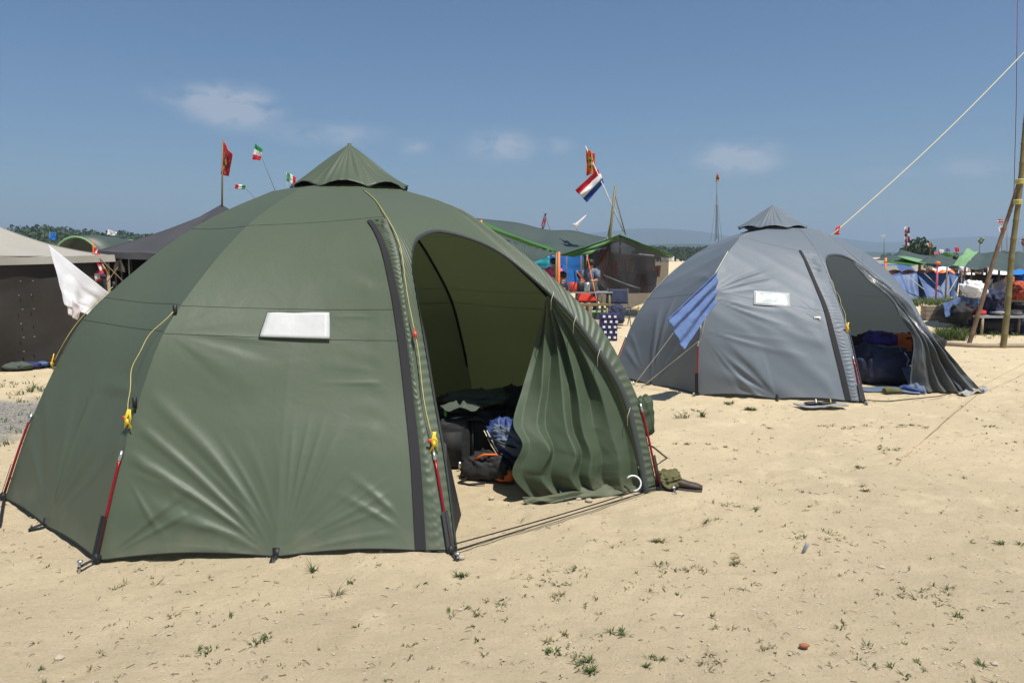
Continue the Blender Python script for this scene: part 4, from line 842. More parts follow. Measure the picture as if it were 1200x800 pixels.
tA, cA = pavilion('black walled tent with pale beige roof at the left edge', [(-6.6, 13.05), (-8.6, 16.0), (-11.6, 13.6), (-9.4, 9.0)], 1.72, (-9.3, 12.9, 2.72), M['canvas'], M['beige'], (), .12, .20)
# lacing toggles on its wall
for i in range(6):
    for k in range(2):
        if (i*2+k) in (1, 5): continue
        u = .72 + .035*k + .004*math.sin(i*2.7+k); p = cA[3].lerp(cA[0], u); MB().box((p.x+.07, p.y-.07, .28+i*.21), (.022, .014, .01), -.5+.4*math.sin(i+k)).build('toggle', M['greywood'], tA)
tB, cB = pavilion('charcoal frame tent with pointed peak left behind the green tent', [(-3.2, 14.0), (-4.5, 17.6), (-8.1, 17.0), (-6.85, 13.35)], 1.78, (-5.5, 15.25, 2.62), M['canvas'], M['charcoal'], (3,), .12, .06)
pk = (-5.5, 15.25, 2.64)
V = [(pk[0], pk[1], pk[2]+.03)]; 
for i in range(24):
    a = 2*PI*i/24; r = .55*(1+.08*math.cos(4*a)); V.append((pk[0]+r*math.cos(a), pk[1]+r*math.sin(a), pk[2]-.33+.02*math.sin(a*6)))
mesh('peak_cap', V, [(0, 1+i, 1+(i+1) % 24) for i in range(24)], M['charcoal'], tB)
for px, Y0 in ((134, 14.2), (141, 14.6)): tube('post', [at(px, 300, Y0)-Vector((0, 0, 1.75)), at(px, 300, Y0)], .02, M['greywood'], tB, 6)
# tunnel shelter
sh = thing('tunnel_shelter', 'green tunnel shelter with pale hoops behind the left tents', 'tent', tuple(at(115, 300, 29)))
def hoop(cx, Y0, w_, h_, n=20): return [Vector((cx+w_*math.cos(PI*i/n), Y0, .0+h_*math.sin(PI*i/n)**.8)) for i in range(n+1)]
cx = at(115, 300, 29).x; hs = [hoop(cx-.25+k*.25, 29+k*.8-1.0, 1.15, 2.45-.08*abs(k-1)) for k in range(4)]
V = [p for h_ in hs for p in h_]; mesh('canopy', V, [(i*21+j, i*21+j+1, (i+1)*21+j+1, (i+1)*21+j) for i in range(3) for j in range(20)], M['tarp'], sh).modifiers.new('thickness', 'SOLIDIFY').thickness = .01
for h_ in (hs[0], hs[3]): tube('hoop', h_, .035, M['tarpl'], sh, 6)
# white cloth and patterned flag on the eave
wc = sheet('white_cloth', [at(57, 287, 11.6), at(130, 345, 12.2), at(118, 376, 12.2), at(76, 357, 11.6)], M['cotton'], None, 0, 70, 50, .035, 16, 3, .004, pinch=1); tag(wc, 'plain white cloth hung by one corner from the eave of the black tent', 'cloth')
V = None
wc2 = sheet('stained_cloth', [at(77, 345, 11.7), at(98, 360, 11.7), at(90, 375, 11.7), at(80, 368, 11.7)], mat('stained_cotton', (.62, .50, .50), .9, (.75, .72, .74), 6), None, 0, 16, 12, .03, 7, 5, .003); tag(wc2, 'small pinkish stained cloth hanging below the white cloth', 'cloth')
flag('red and white patterned flag hanging on a stick between the two dark tents', at(110, 330, 12.9), at(109, 281, 12.9), [at(110, 289, 12.9), at(117, 300, 12.9), at(127, 322, 12.8), at(113, 330, 12.9)], lambda u, v: (3 if u > .8 and v > .55 else ([0, 1, 0, 2][int(u*3+v*6) % 4])), ['red', 'fwhite', 'fnavy', 'yellow'], r=.014, rip=.05, polem='orange')
bc = sheet('hanging_rag', [at(136, 305, 13.5), at(142, 304, 13.5), at(147, 319, 13.5), at(133, 316, 13.5)], M['beige'], None, 0, 10, 10, .03, 6, 2); tag(bc, 'beige rag hanging on the post of the charcoal tent', 'cloth')
for a_, b_ in (((111, 297), (150, 335)), ((138, 313), (124, 333))): tube('guy_rope', [at(*a_, 12.9), at(*b_, 12.6)], .008, M['bamboo2'], tB, 5)
for i, (px, py, m_) in enumerate(((38, 430, 'fnavy'), (26, 432, 'dkgreen'), (50, 428, 'camo'))):
    p = G(px, py); o = MB().ball((p.x, p.y-.15, .05), (.4, .25, .12), i, .25, 10).build('ground_clutter', M[m_]); tag(o, ('dark blue', 'dark green', 'blue patterned')[i] + ' bundle on the ground along the black tent wall', 'bundle')

# ------------------------------------------------------------------ middle: tarps and kitchen behind
def tarp(lab, sheets, poles, name='tarp', cat='tarp', group=None):
    p0 = sheets[0][0][0]; r_ = thing(name, lab, cat, (p0.x, p0.y, 0), group)
    for i, (c4, m_, kw) in enumerate(sheets): sheet('tarp_sheet', c4, M[m_], r_, **kw)
    for a, b, rr, m_ in poles: tube('tarp_pole', [a, b], rr, M[m_], r_, 6)
    return r_
def gz(p): return Vector((p.x, p.y, 0))
Ym = 22.
tarp('long dark green tarp roof stretched behind the green tent', [([at(536, 250, Ym+2), at(712, 277, Ym+3), at(655, 300, Ym), at(560, 285, Ym)], 'tarp', dict(sag=.12, nu=40, nv=20, rip=.05, ripk=14))], [(gz(at(712, 277, Ym+3)), at(712, 277, Ym+3), .03, 'bamboo')])
tarp('bright green edged tarp sloping down from the left to the pole', [([at(550, 258, Ym-1), at(560, 258, Ym+1), at(652, 293, Ym+.5), at(640, 292, Ym-1)], 'tarpg', dict(sag=.1, nu=30, nv=8, rip=.03))], [(at(563, 275, Ym-1), at(564, 258, Ym-1), .035, 'orangebright')])
tarp('pale green tarp peeking over the dark tarp', [([at(575, 285, Ym+4), at(592, 268, Ym+6), at(620, 274, Ym+6), at(604, 290, Ym+3)], 'tarpl', dict(sag=.05, nu=12, nv=8, rip=.03))], [])
tarp('striped grey green tarp with radiating folds below the green edge', [([at(585, 279, Ym-1.2), at(652, 296, Ym-1), at(626, 307, Ym-2), at(605, 303, Ym-2)], 'tarp', dict(sag=.02, nu=60, nv=10, rip=.02, ripk=50))], [(gz(at(652, 296, Ym-1)), at(652, 296, Ym-1), .03, 'bamboo')])
sh_ = [([at(727, 275, Ym), at(735, 277, Ym+3), at(690, 290, Ym+3), at(655, 299, Ym-1)], 'tarpg', dict(sag=.12, nu=30, nv=10, rip=.05)),
       ([at(727, 275, Ym), at(690, 298, Ym-.5), at(672, 301, Ym-.6), at(655, 299, Ym-1)], 'tarpg', dict(sag=.0, nu=20, nv=10, rip=.03)),
       ([at(727, 275, Ym), at(722, 280, Ym+3), at(770, 298, Ym+3), at(790, 301, Ym)], 'tarpg', dict(sag=.10, nu=30, nv=10, rip=.04))]
tarp('green tarp peaked over the net walled kitchen shelter', sh_, [(gz(at(655, 299, Ym-1)), at(655, 295, Ym-1), .035, 'orangebright'), (gz(at(688, 300, Ym-1)), at(688, 298, Ym-1), .03, 'bamboo'), (gz(at(727, 278, Ym+.1)), at(727, 275, Ym+.1), .03, 'bamboo')])
nw = thing('net_screen', 'dark mesh screen hanging below the peaked green tarp', 'net', tuple(gz(at(730, 300, Ym))))
for k, c4 in enumerate(([(727, 278), (683, 299), (704, 357), (737, 362)], [(727, 278), (784, 301), (782, 345), (737, 362)])):
    sheet('net_panel', [at(x, y, Ym-.1+.05*k) for x, y in c4], M['net'], nw, 0, 24, 24, .06, 9, k, 0)
sheet('dark_band', [at(706, 321, Ym-.25), at(752, 338, Ym-.25), at(750, 343, Ym-.25), at(708, 326, Ym-.25)], M['black'], nw, .05, 20, 4, .01)
sheet('net_rim', [at(685, 300, Ym-.2), at(688, 300, Ym-.2), at(690, 350, Ym-.6), at(686, 345, Ym-.6)], M['black'], nw, 0, 4, 14, .02)
# things seen through the net
tag(sheet('orange_banner', [at(703, 292, Ym+2), at(713, 292, Ym+2), at(712, 322, Ym+2), at(702, 320, Ym+2)], M['orange'], None, 0, 8, 16, .04), 'orange cloth hanging behind the dark mesh screen', 'cloth')
tag(sheet('white_table_cloth', [at(748, 297, Ym+4), at(767, 299, Ym+4), at(768, 308, Ym+4), at(752, 306, Ym+4)], M['white'], None, 0, 8, 6, .03), 'white tarp corner seen through the mesh screen', 'tarp')
tag(sheet('white_tarp', [at(774, 298, Ym+8), at(790, 300, Ym+8), at(790, 306, Ym+8), at(775, 306, Ym+8)], M['white'], None, 0, 8, 6, .03), 'white tent side just left of the grey tent', 'tent')
for i, (px, py, m_, nm, sc_g) in enumerate(((704, 312, 'red', 'red', 1.), (716, 306, 'pink', 'pink', .9), (726, 318, 'slate', 'slate blue', 1.1), (733, 304, 'beige', 'beige', .8), (745, 322, 'dkred', 'dark red', 1.2), (700, 326, 'cotton', 'white', .6), (757, 318, 'bluepack', 'dark blue', 1.), (738, 326, 'leather', 'brown', .9), (765, 312, 'orange', 'orange', .7))):
    p = at(px, py, Ym+1.2+.2*(i % 3)); o = sheet('hanging_garment', [p, p+Vector((.34*sc_g, 0, .03)), p+Vector((.30*sc_g, 0, -.45*sc_g)), p+Vector((.03, .02, -.42*sc_g))], M[m_], None, 0, 8, 8, .03, 6, i); tag(o, nm + ' garment blurred behind the dark mesh screen', 'garment', 'garments behind the mesh screen')
bw = sheet('shade_backing', [at(690, 292, Ym+3.6), at(768, 300, Ym+3.6), at(768, 343, Ym+3.6), at(690, 345, Ym+3.6)], M['charcoal'], None, 0, 30, 16, .05, 9, 3, .01); tag(bw, 'dark backing sheet added for the dim interior behind the mesh screen and its garments', 'tarp')  # backing sheet added so the shelter interior looks dark through the net
# blue tarp wall
bt = thing('blue_tarp_wall', 'bright blue tarp wall under the tarps behind the kitchen', 'tarp', tuple(gz(at(670, 300, 27))))
sheet('tarp_sheet', [at(628, 297, 27), at(706, 291, 27), at(706, 340, 27), at(628, 342, 27)], M['tarpb'], bt, 0, 50, 24, .04, 15, 3, .01)
for px in (664, 681): tube('tarp_pole', [gz(at(px, 300, 26.8)), at(px, 292, 26.8)], .02, M['bamboo2'], bt, 6)
tag(sheet('teal_tarp', [at(608, 298, 25.5), at(644, 300, 25.5), at(644, 316, 25.5), at(610, 312, 25.5)], mat('teal_tarp', (.02, .28, .38), .5, (.05, .42, .5), 3), None, 0, 16, 8, .06, 11, 2), 'teal blue tarp left of the bright blue wall', 'tarp')
sp_ = tag(MB().box(at(690, 310, 24.9), (.35, .5, .06)).box(at(690, 330, 24.9), (.35, .5, .06)).box(at(684, 320, 24.9), (.04, .4, .9)).box(at(696, 320, 24.9), (.04, .4, .9)).build('kitchen_shelf', M['greywood'], None, False), 'dim shelf standing in front of the blue tarp wall', 'shelf')

def person(lab, base, hgt, pose, shirt, trousers, face=PI, lean=0.):
    """one continuous skinned body, clothing and hair as children"""
    s_ = hgt/1.72; r_ = thing('person', lab, 'person', tuple(base)); c, s = math.cos(face), math.sin(face)
    sit = pose == 'sit'; hz = .48 if sit else .92
    J = {'pel': (0, 0, hz), 'sp': (0, lean*.3, hz+.22), 'ch': (0, lean*.6, hz+.42), 'nk': (0, lean, hz+.56), 'hd': (0, lean*1.15-.01, hz+.68), 'tp': (0, lean*1.2, hz+.78)}
    for k, sx in (('l', 1), ('r', -1)):
        J['sh'+k] = (sx*.19, lean*.8, hz+.50); J['el'+k] = (sx*.24, lean*.8+.06, hz+.25); J['wr'+k] = (sx*.17, lean*.8+.27, hz+.22); J['ha'+k] = (sx*.14, lean*.8+.36, hz+.23)
        J['hp'+k] = (sx*.10, 0, hz-.02); J['kn'+k] = (sx*.12, .40, .46) if sit else (sx*.11, .03, .48); J['an'+k] = (sx*.12, .38, .08) if sit else (sx*.12, -.02, .08); J['to'+k] = (sx*.13, .54, .04) if sit else (sx*.14, .15, .04)
    E = [('pel', 'sp'), ('sp', 'ch'), ('ch', 'nk'), ('nk', 'hd'), ('hd', 'tp')]
    for k in 'lr': E += [('ch', 'sh'+k), ('sh'+k, 'el'+k), ('el'+k, 'wr'+k), ('wr'+k, 'ha'+k), ('pel', 'hp'+k), ('hp'+k, 'kn'+k), ('kn'+k, 'an'+k), ('an'+k, 'to'+k)]
    RR = dict(pel=.14, sp=.12, ch=.14, nk=.055, hd=.095, tp=.07, sh=.06, el=.045, wr=.03, ha=.035, hp=.09, kn=.06, an=.04, to=.035)
    W = lambda p: (base[0]+(p[0]*c-p[1]*s)*s_, base[1]+(p[0]*s+p[1]*c)*s_, base[2]+p[2]*s_)
    keys = list(J); me = bpy.data.meshes.new('body'); b = np.array(r_['_o']); me.from_pydata([tuple(np.array(W(J[k]))-b) for k in keys], [(keys.index(x), keys.index(y)) for x, y in E], []); me.materials.append(M['skin'])
    o = bpy.data.objects.new('body', me); COL.objects.link(o); o.parent = r_; sk = o.modifiers.new('skin', 'SKIN')
    for i, k in enumerate(keys): rr = RR.get(k, RR.get(k[:-1], .05))*s_; me.skin_vertices[0].data[i].radius = (rr, rr)
    me.skin_vertices[0].data[0].use_root = True; o.modifiers.new('smooth', 'SUBSURF').levels = 1
    def cloth(nm, segs, m_):
        mb = MB()
        for seq, rad in segs: mb.tube([W(J[k]) for k in seq], [q*s_ for q in rad], 8)
        mb.build(nm, M[m_], r_)
    cloth('shirt', [(('pel', 'sp', 'ch', 'nk'), (.165, .155, .17, .07)), (('shl', 'ell'), (.085, .07)), (('shr', 'elr'), (.085, .07)), (('shl', 'ch', 'shr'), (.08, .12, .08))], shirt)
    cloth('trousers', [(('hpl', 'knl', 'anl'), (.11, .08, .06)), (('hpr', 'knr', 'anr'), (.11, .08, .06)), (('hpl', 'pel', 'hpr'), (.12, .15, .12))], trousers)
    h_ = W(J['hd']); MB().ball((h_[0]-.0, h_[1]+.02*c, h_[2]+.05*s_), (.23*s_, .24*s_, .20*s_), 3, .05, 8, flat=False).build('hair', M['hair'], r_)
    return r_
Yp = 22.5
person('person in a pale red top with red apron standing before the blue tarp', tuple(gz(at(648, 330, Yp))), 1.62, 'stand', 'pink', 'red', PI+.3, .05)
person('person in black sitting beside the orange tarp pole', tuple(gz(at(659, 330, Yp-1))), 1.7, 'sit', 'blackcloth', 'navy', PI/2)
person('person in dark clothes sitting at the right of the blue tarp', tuple(gz(at(681, 330, Yp-1))), 1.7, 'sit', 'navy', 'blackcloth', PI+.8)
# table, benches, logs
def table(lab, c, w_, d_, h_, rz, m_, legs='bamboo'):
    r_ = thing('camp_table', lab, 'table', (c[0], c[1], 0)); R = Matrix.Rotation(rz, 3, 'Z'); c = Vector((c[0], c[1], 0)); n = 5
    for i in range(n): MB().box(c + R @ Vector((0, (i-(n-1)/2)*d_/n, h_)), (w_, d_/n*.88, .03), rz).build('plank', M[m_], r_, False)
    for sx in (-1, 1):
        for sy in (-1, 1): p = c + R @ Vector((sx*w_*.45, sy*d_*.42, 0)); MB().tube([p, p+Vector((0, 0, h_-.016))], .03, 7).build('leg', M[legs], r_)
    return r_
p = G(668, 392); table('bamboo slat table in the kitchen shelter behind the green tent', (p.x+.1, 17.8), 1.6, .6, .62, .1, 'bamboo')
p = at(684, 330, 19); table('dark loaded table beneath the net screen', (p.x, 20.0), 1.6, .6, .8, -.05, 'greywood')
for i, (px, m_, nm) in enumerate(((672, 'redplastic', 'red'), (680, 'black', 'black'), (688, 'metal', 'steel'), (694, 'dkgreen', 'green'))):
    p = at(px, 330, 19.9); MBx = MB().tube([(p.x, p.y, .82), (p.x, p.y, .84), (p.x, p.y, 1.04), (p.x, p.y, 1.05)], [.10, .12, .12, .10], 12); o = MBx.build('cooking_pot', M[m_]); tag(o, nm + ' cooking pot on the dark loaded table', 'pot')
tr_ = thing('rope_line', 'orange guy ropes running from the tarp pole to the sand', 'rope', tuple(G(709, 365)))
tube('rope', [at(676, 318, 19.5), G(709, 362)], .018, M['orangebright'], tr_, 5); tube('rope', [at(688, 300, 20.5), at(699, 350, 18.9)], .010, M['orangebright'], tr_, 5); tube('peg', [G(705, 366), at(705, 345, 18.5)], .02, M['wood'], tr_, 6)
ob = sheet('orange_net', [at(655, 342, 18.5), at(662, 338, 18.5), at(669, 352, 18.2), at(662, 352, 18.2)], M['orange'], None, 0, 8, 8, .05); tag(ob, 'orange netting bunched at the foot of the orange pole', 'net')
for i, px in enumerate((676, 682.5, 691)):
    p = at(px, 330, 18.6); o = MB().box((p.x, p.y, .30), (.09, .4, .62)).build('crate_post', M['wood'], None, False); bv = o.modifiers.new('b', 'BEVEL'); bv.width = .01; tag(o, ('left', 'middle', 'right')[i] + ' wooden stand post before the dark loaded table', 'post')
for i, (a_, b_) in enumerate((((694, 378), (722, 366)), ((688, 384), (712, 377)))):
    A_, B_ = G(*a_), G(*b_); o = tube('log', [A_+Vector((0, 0, .12)), B_+Vector((0, 0, .2))], .06, M['wood'], None, 9); tag(o, ('pale split log lying across the sand left of the grey tent', 'lower pale log beside the patterned box')[i], 'log')
p = G(712, 400); cb = thing('patterned_box', 'black and white dotted box standing left of the grey tent', 'box', tuple(p))
MB().box((p.x+.05, p.y+.3, .27), (.36, .34, .54), -.15).build('box_body', M['fnavy'], cb, False)
for i in range(5):
    for k in range(3): MB().box((p.x-.06+k*.11+(i % 2)*.03, p.y+.135-.15*(-.0)-.016*k+.0, .07+i*.105), (.05, .03, .045), -.15).build('white_spot', M['white'], cb, False)
tag(MB().tube([G(697, 396)+Vector((0, .3, 0)), G(697, 396)+Vector((0, .3, .35))], [.18, .18], 14).build('wicker_basket', M['wood']), 'pale basket left of the dotted box', 'basket')
tag(lump(MB(), G(722, 385)+Vector((0, .2, .3)), (.35, .3, .42), 5, .1).build('blue_sack', M['navy']), 'dark blue sack behind the dotted box', 'sack')
p = at(700, 350, 19.2); cbx = thing('cool_box', 'teal cool box with pale lid on the sand below the mesh screen', 'cool box', (p.x, 19.2, 0))
o = MB().box((p.x, 19.2, .17), (.46, .30, .34)).build('box_body', M['tarp'], cbx, False); o.modifiers.new('bevel', 'BEVEL').width = .02; o = MB().box((p.x, 19.2, .365), (.48, .32, .05)).build('lid', M['tarpl'], cbx, False); o.modifiers.new('bevel', 'BEVEL').width = .015
MB().tube([(p.x-.2, 19.03, .3), (p.x-.1, 19.0, .24), (p.x+.1, 19.0, .24), (p.x+.2, 19.03, .3)], .012, 6).build('handle', M['black'], cbx)
for px_, Y_, m_, lab_ in ((726, 19.6, 'navy', 'dark blue folding chair in front of the mesh screen, left of the grey tent'), (689, 20.6, 'redplastic', 'red folding chair in the shade beside the loaded table')):
    p = at(px_, 350, Y_); ch = thing('folding_chair', lab_, 'chair', (p.x, Y_, 0))
    sheet('seat', [Vector((p.x-.24, Y_-.22, .44)), Vector((p.x+.24, Y_-.22, .44)), Vector((p.x+.24, Y_+.22, .42)), Vector((p.x-.24, Y_+.22, .42))], M[m_], ch, .04, 10, 8, .004, 6, 2, .01)
    sheet('backrest', [Vector((p.x-.24, Y_+.24, .52)), Vector((p.x+.24, Y_+.24, .52)), Vector((p.x+.24, Y_+.33, .88)), Vector((p.x-.24, Y_+.33, .88))], M[m_], ch, .0, 10, 8, .01, 6, 2, .01)
    for sx in (-1, 1):
        tube('leg', [(p.x+sx*.25, Y_-.26, 0), (p.x+sx*.25, Y_+.22, .46), (p.x+sx*.25, Y_+.34, .9)], .012, M['sole'], ch, 6); tube('leg', [(p.x+sx*.25, Y_+.26, 0), (p.x+sx*.25, Y_-.24, .46)], .012, M['sole'], ch, 6)
person('person in a blue shirt bending over the table under the green tarp', tuple(gz(at(694, 330, 21.0))), 1.6, 'stand', 'slate', 'navy', PI-.5, .12)
# bamboo mast in the middle
bm = thing('bamboo_mast', 'bare bamboo mast with stay ropes above the peaked green tarp', 'mast', tuple(gz(at(715, 280, Ym+1))))
tube('mast_pole', [gz(at(714, 280, Ym+1)), at(714.5, 278, Ym+1), at(721, 218, Ym+1)], [.05, .045, .03], M['bamboo'], bm, 8)
tube('stay_rope', [at(720, 226, Ym+1), at(733, 275, Ym+1)], .015, M['twig'], bm, 5); tube('stay_rope', [at(720, 226, Ym+1), at(708, 240, Ym+1.5), at(726, 275, Ym+1)][0:1]+[at(719, 240, Ym+1), at(712, 277, Ym+1)], .008, M['twig'], bm, 5)

# ------------------------------------------------------------------ right: camp, tarps, benches
Yr = 34.
tarp('dark green tarp with sagging middle furthest left in the right hand camp', [([at(1022, 304, Yr), at(1058, 295, Yr+3), at(1098, 301, Yr+2), at(1085, 309, Yr)], 'tarp', dict(sag=.05, nu=24, nv=10, rip=.05))], [(gz(at(1038, 305, Yr)), at(1038, 302, Yr), .05, 'orangebright'), (gz(at(1078, 310, Yr)), at(1078, 308, Yr), .06, 'orangebright')])
tarp('higher dark green tarp behind, rising to a low peak', [([at(1042, 302, Yr+6), at(1056, 293, Yr+7), at(1092, 301, Yr+7), at(1086, 304, Yr+6)], 'tarp', dict(sag=.02, nu=16, nv=8, rip=.04))], [])
tarp('long pale green edged tarp stretching to the right', [([at(1050, 300, Yr-1), at(1058, 300, Yr+1), at(1132, 313, Yr-2), at(1090, 312, Yr-2)], 'tarpl', dict(sag=.03, nu=24, nv=6, rip=.03)), ([at(1080, 303, Yr+2), at(1120, 302, Yr+3), at(1130, 311, Yr), at(1100, 310, Yr)], 'tarp', dict(sag=.03, nu=24, nv=6, rip=.03))], [])
tarp('grey green tarp roof with pale end over the benches at the right edge', [([at(1146, 295, 21), at(1215, 296, 21), at(1225, 318, 18.5), at(1130, 313, 18.5)], 'tarp', dict(sag=.05, nu=40, nv=16, rip=.04, ripk=16)), ([at(1115, 311, 19.5), at(1134, 291, 21), at(1147, 295.5, 21), at(1131, 313, 18.6)], 'tarpl', dict(sag=.0, nu=16, nv=16, rip=.03))],
     [(gz(at(1131, 313, 18.6)), at(1131, 313, 18.6), .02, 'bamboo2'), (gz(at(1139, 313, 18.6)), at(1139, 314, 18.6), .02, 'bamboo2'), (gz(at(1171, 314, 18.7)), at(1171, 315, 18.7), .025, 'bamboo2'), (gz(at(1157, 314, 20.7)), at(1157, 300, 20.7), .02, 'bamboo2')])
tarp('mid green canopy between the sagging dark tarp and the pale edged one', [([at(1075, 306, Yr-3), at(1100, 298, Yr-1), at(1128, 306, Yr-2), at(1110, 313, Yr-4)], 'tarp', dict(sag=.03, nu=20, nv=8, rip=.04))], [(gz(at(1110, 313, Yr-4)), at(1110, 313, Yr-4), .03, 'bamboo2')])
tarp('bright green strip of tarp edge lowest in the far canopy row', [([at(1030, 307, Yr-1), at(1062, 303, Yr), at(1092, 310, Yr-2), at(1066, 311, Yr-2)], 'tarpg', dict(sag=.02, nu=20, nv=6, rip=.03))], [])
tarp('small peaked green tarp above the far canopy row', [([at(1092, 303, Yr+9), at(1108, 295, Yr+9), at(1126, 300, Yr+10), at(1112, 305, Yr+9)], 'tarpg', dict(sag=.02, nu=12, nv=6, rip=.03))], [])
# blue tent row
bl = thing('blue_ridge_tent', 'long low faded blue tent with slanting guy lines', 'tent', tuple(G(1090, 353)))
cols = [(1036, 322), (1055, 321), (1075, 320), (1095, 320), (1112, 320), (1123, 321)]
for i in range(5):
    a, b = cols[i], cols[i+1]; k = -1 if i % 2 else 1
    sheet('wall_panel', [at(*a, 31), at(*b, 31), G(b[0]+(8 if i < 4 else -12), 353)+Vector((0, -.3*k, 0)), G(a[0]+8, 353)+Vector((0, -.3*k, 0))], M['tarpb2'], bl, 0, 14, 14, .03, 5, i, .01)
    sheet('roof_panel', [at(*a, 31), at(*b, 31), at(b[0], b[1]-1, 33), at(a[0], a[1]-1, 33)], M['tarpb2'], bl, .05, 10, 6, .04, 8, i, .01)
for a, b in (((1083, 320), (1107, 352)), ((1100, 320), (1088, 352)), ((1062, 322), (1088, 352)), ((1122, 325), (1097, 352))): tube('guy_line', [at(*a, 30.6), G(b[0], b[1])+Vector((0, -.6, .05))], .014, M['cordpale'], bl, 5)
op = thing('orange_pole', 'thin orange pole standing before the blue tent', 'pole', tuple(G(1100, 353))); tube('pole_shaft', [gz(at(1099, 306, 29)), at(1099, 306, 29)], .03, M['pink'], op, 6); MB().ball(at(1099, 308, 29), (.2, .2, .1), 2, .1, 6).build('lashing', M['orangebright'], op)
for i, (px, w_) in enumerate(((1048, 12), (1065, 11), (1080, 9), (1093, 8), (1105, 7), (1114, 6))):
    p = at(px, 321, 33.5); r = w_/933*33.5*.95; q = thing('orange_dome_tent', ('leftmost large', 'second from left', 'third from left', 'fourth from left', 'fifth from left', 'smallest rightmost')[i] + ' orange dome top above the blue tent', 'tent', (p.x, p.y, 0), 'orange dome tents behind the blue tent')
    V = []; h0 = p.z - .12
    for k in range(9):
        a = PI/2*k/8
        for j in range(20): b = 2*PI*j/20; rr = r*math.cos(a)*(1-.05*abs(math.sin(2*b))); V.append((p.x+rr*math.cos(b), p.y+rr*math.sin(b), h0+.30*math.sin(a)))
    mesh('dome_top', V, [(k*20+j, k*20+(j+1) % 20, (k+1)*20+(j+1) % 20, (k+1)*20+j) for k in range(8) for j in range(20)], M['orangebright'], q)
    V = [(p.x+rr*math.cos(2*PI*j/20), p.y+rr*math.sin(2*PI*j/20), z) for rr, z in ((r, h0), (r*1.02, 0)) for j in range(20)]; mesh('dome_wall', V, [(j, (j+1) % 20, 20+(j+1) % 20, 20+j) for j in range(20)], M['tarpb2'], q)
person('person in dark shirt standing beyond the end of the blue tent', tuple(gz(at(1147, 330, 30))), 1.6, 'stand', 'blackcloth', 'navy', PI)
person('person in white shirt standing under the pale tarp end', tuple(gz(at(1128, 330, 31))), 1.65, 'stand', 'cotton', 'slate', PI+.5)
person('person in a brown shirt among the tarps behind the blue tent', tuple(gz(at(1118, 330, 36))), 1.7, 'stand', 'leather', 'navy', PI)
person('person in a red shirt sitting at the table between the bamboo poles', tuple(gz(at(1164, 330, 18.9))), 1.65, 'sit', 'rust', 'navy', PI+.2)
person('person in a beige shirt far off between the orange domes and canopies', tuple(gz(at(1088, 330, 37))), 1.7, 'stand', 'beige', 'navy', PI)
# tree behind tarps
cn = {'orange': M['orangebright'], 'faded blue': M['tarpb2'], 'bright blue': M['tarpb'], 'pale green': M['tarpl'], 'dark green': M['tarp'], 'white': M['white'], 'beige': M['beige']}
for px, Yf, k, w_, h_, lab in ((1008, 60, 'white', 1.6, 1.3, 'just over the right shoulder of the grey tent'), (1016, 75, 'beige', 2., 1.5, 'over the right shoulder of the grey tent, behind a white one'), (1028, 52, 'dark green', 1.5, 1.1, 'left of the sagging dark tarp'),
        (1047, 55, 'faded blue', 2., 1.2, 'under the sagging dark tarp'), (1068, 60, 'beige', 2.2, 1.3, 'between the two orange lashed poles'), (1098, 58, 'white', 1.4, 1.1, 'beyond the thin orange pole'),
        (1112, 64, 'bright blue', 1.4, 1.0, 'beyond the right end of the orange dome tents'), (1146, 46, 'white', 2.0, .9, 'behind the leaning bamboo pole, nearest of the far row'), (1166, 60, 'beige', 2.4, 1.3, 'between the bamboo poles in the distance'),
        (1188, 50, 'bright blue', 1.2, 1.1, 'right of the upright bamboo pole in the distance'), (1196, 75, 'white', 2.4, 1.4, 'at the right edge under the tarp roof, far back'), (618, 70, 'dark green', 2.2, 1.6, 'behind the long tarp roof, left')):
    p = at(px, 300, Yf); q = thing('ridge_tent', k + ' tent ' + lab, 'tent', (p.x, Yf, 0))
    R = Matrix.Rotation(random.uniform(-.5, .5), 3, 'Z'); c = Vector((p.x, Yf, 0)); pts = [c + R @ Vector(v) for v in ((-w_, -1, 0), (w_, -1, 0), (w_, 1, 0), (-w_, 1, 0), (-w_*.8, 0, h_), (w_*.8, 0, h_), (0, 0, h_*.94))]
    mesh('tent_fly', pts, [(0, 1, 5, 6, 4), (2, 3, 4, 6, 5)], cn[k], q, False).modifiers.new('thickness', 'SOLIDIFY').thickness = .02
    mesh('tent_end', pts, [(1, 2, 5), (3, 0, 4)], cn[k], q, False)
# tree behind tarps
tr = thing('broadleaf_tree', 'dark bushy tree rising behind the green tarps at the right', 'tree', tuple(gz(at(1076, 300, 70))))
b = at(1076, 300, 70); tube('trunk', [(b.x, 70, 0), (b.x+.1, 70, 1.2), (b.x, 70, 2.2)], [.22, .16, .08], M['trunk'], tr, 8)
rg = np.random.default_rng(5); V = []; Fc = []
for i in range(1500):
    cl_ = rg.integers(0, 9); cc = np.array([b.x + [-1.8, -1, 0, .9, 1.8, -.5, .6, -2.4, 2.3][cl_]*.62, 70, [1.6, 2.1, 2.5, 2.2, 1.6, 2.0, 1.9, 1.2, 1.2][cl_]+.15]); d = rg.normal(size=3); d /= np.linalg.norm(d); cc = cc + d*rg.uniform(.3, .75); a = rg.normal(size=3)*.12; e = rg.normal(size=3)*.08; b0_ = len(V); V += [cc-a, cc-e, cc+a, cc+e]; Fc.append((b0_, b0_+1, b0_+2, b0_+3))
mesh('crown', np.array(V), Fc, M['leaf'], tr, False)
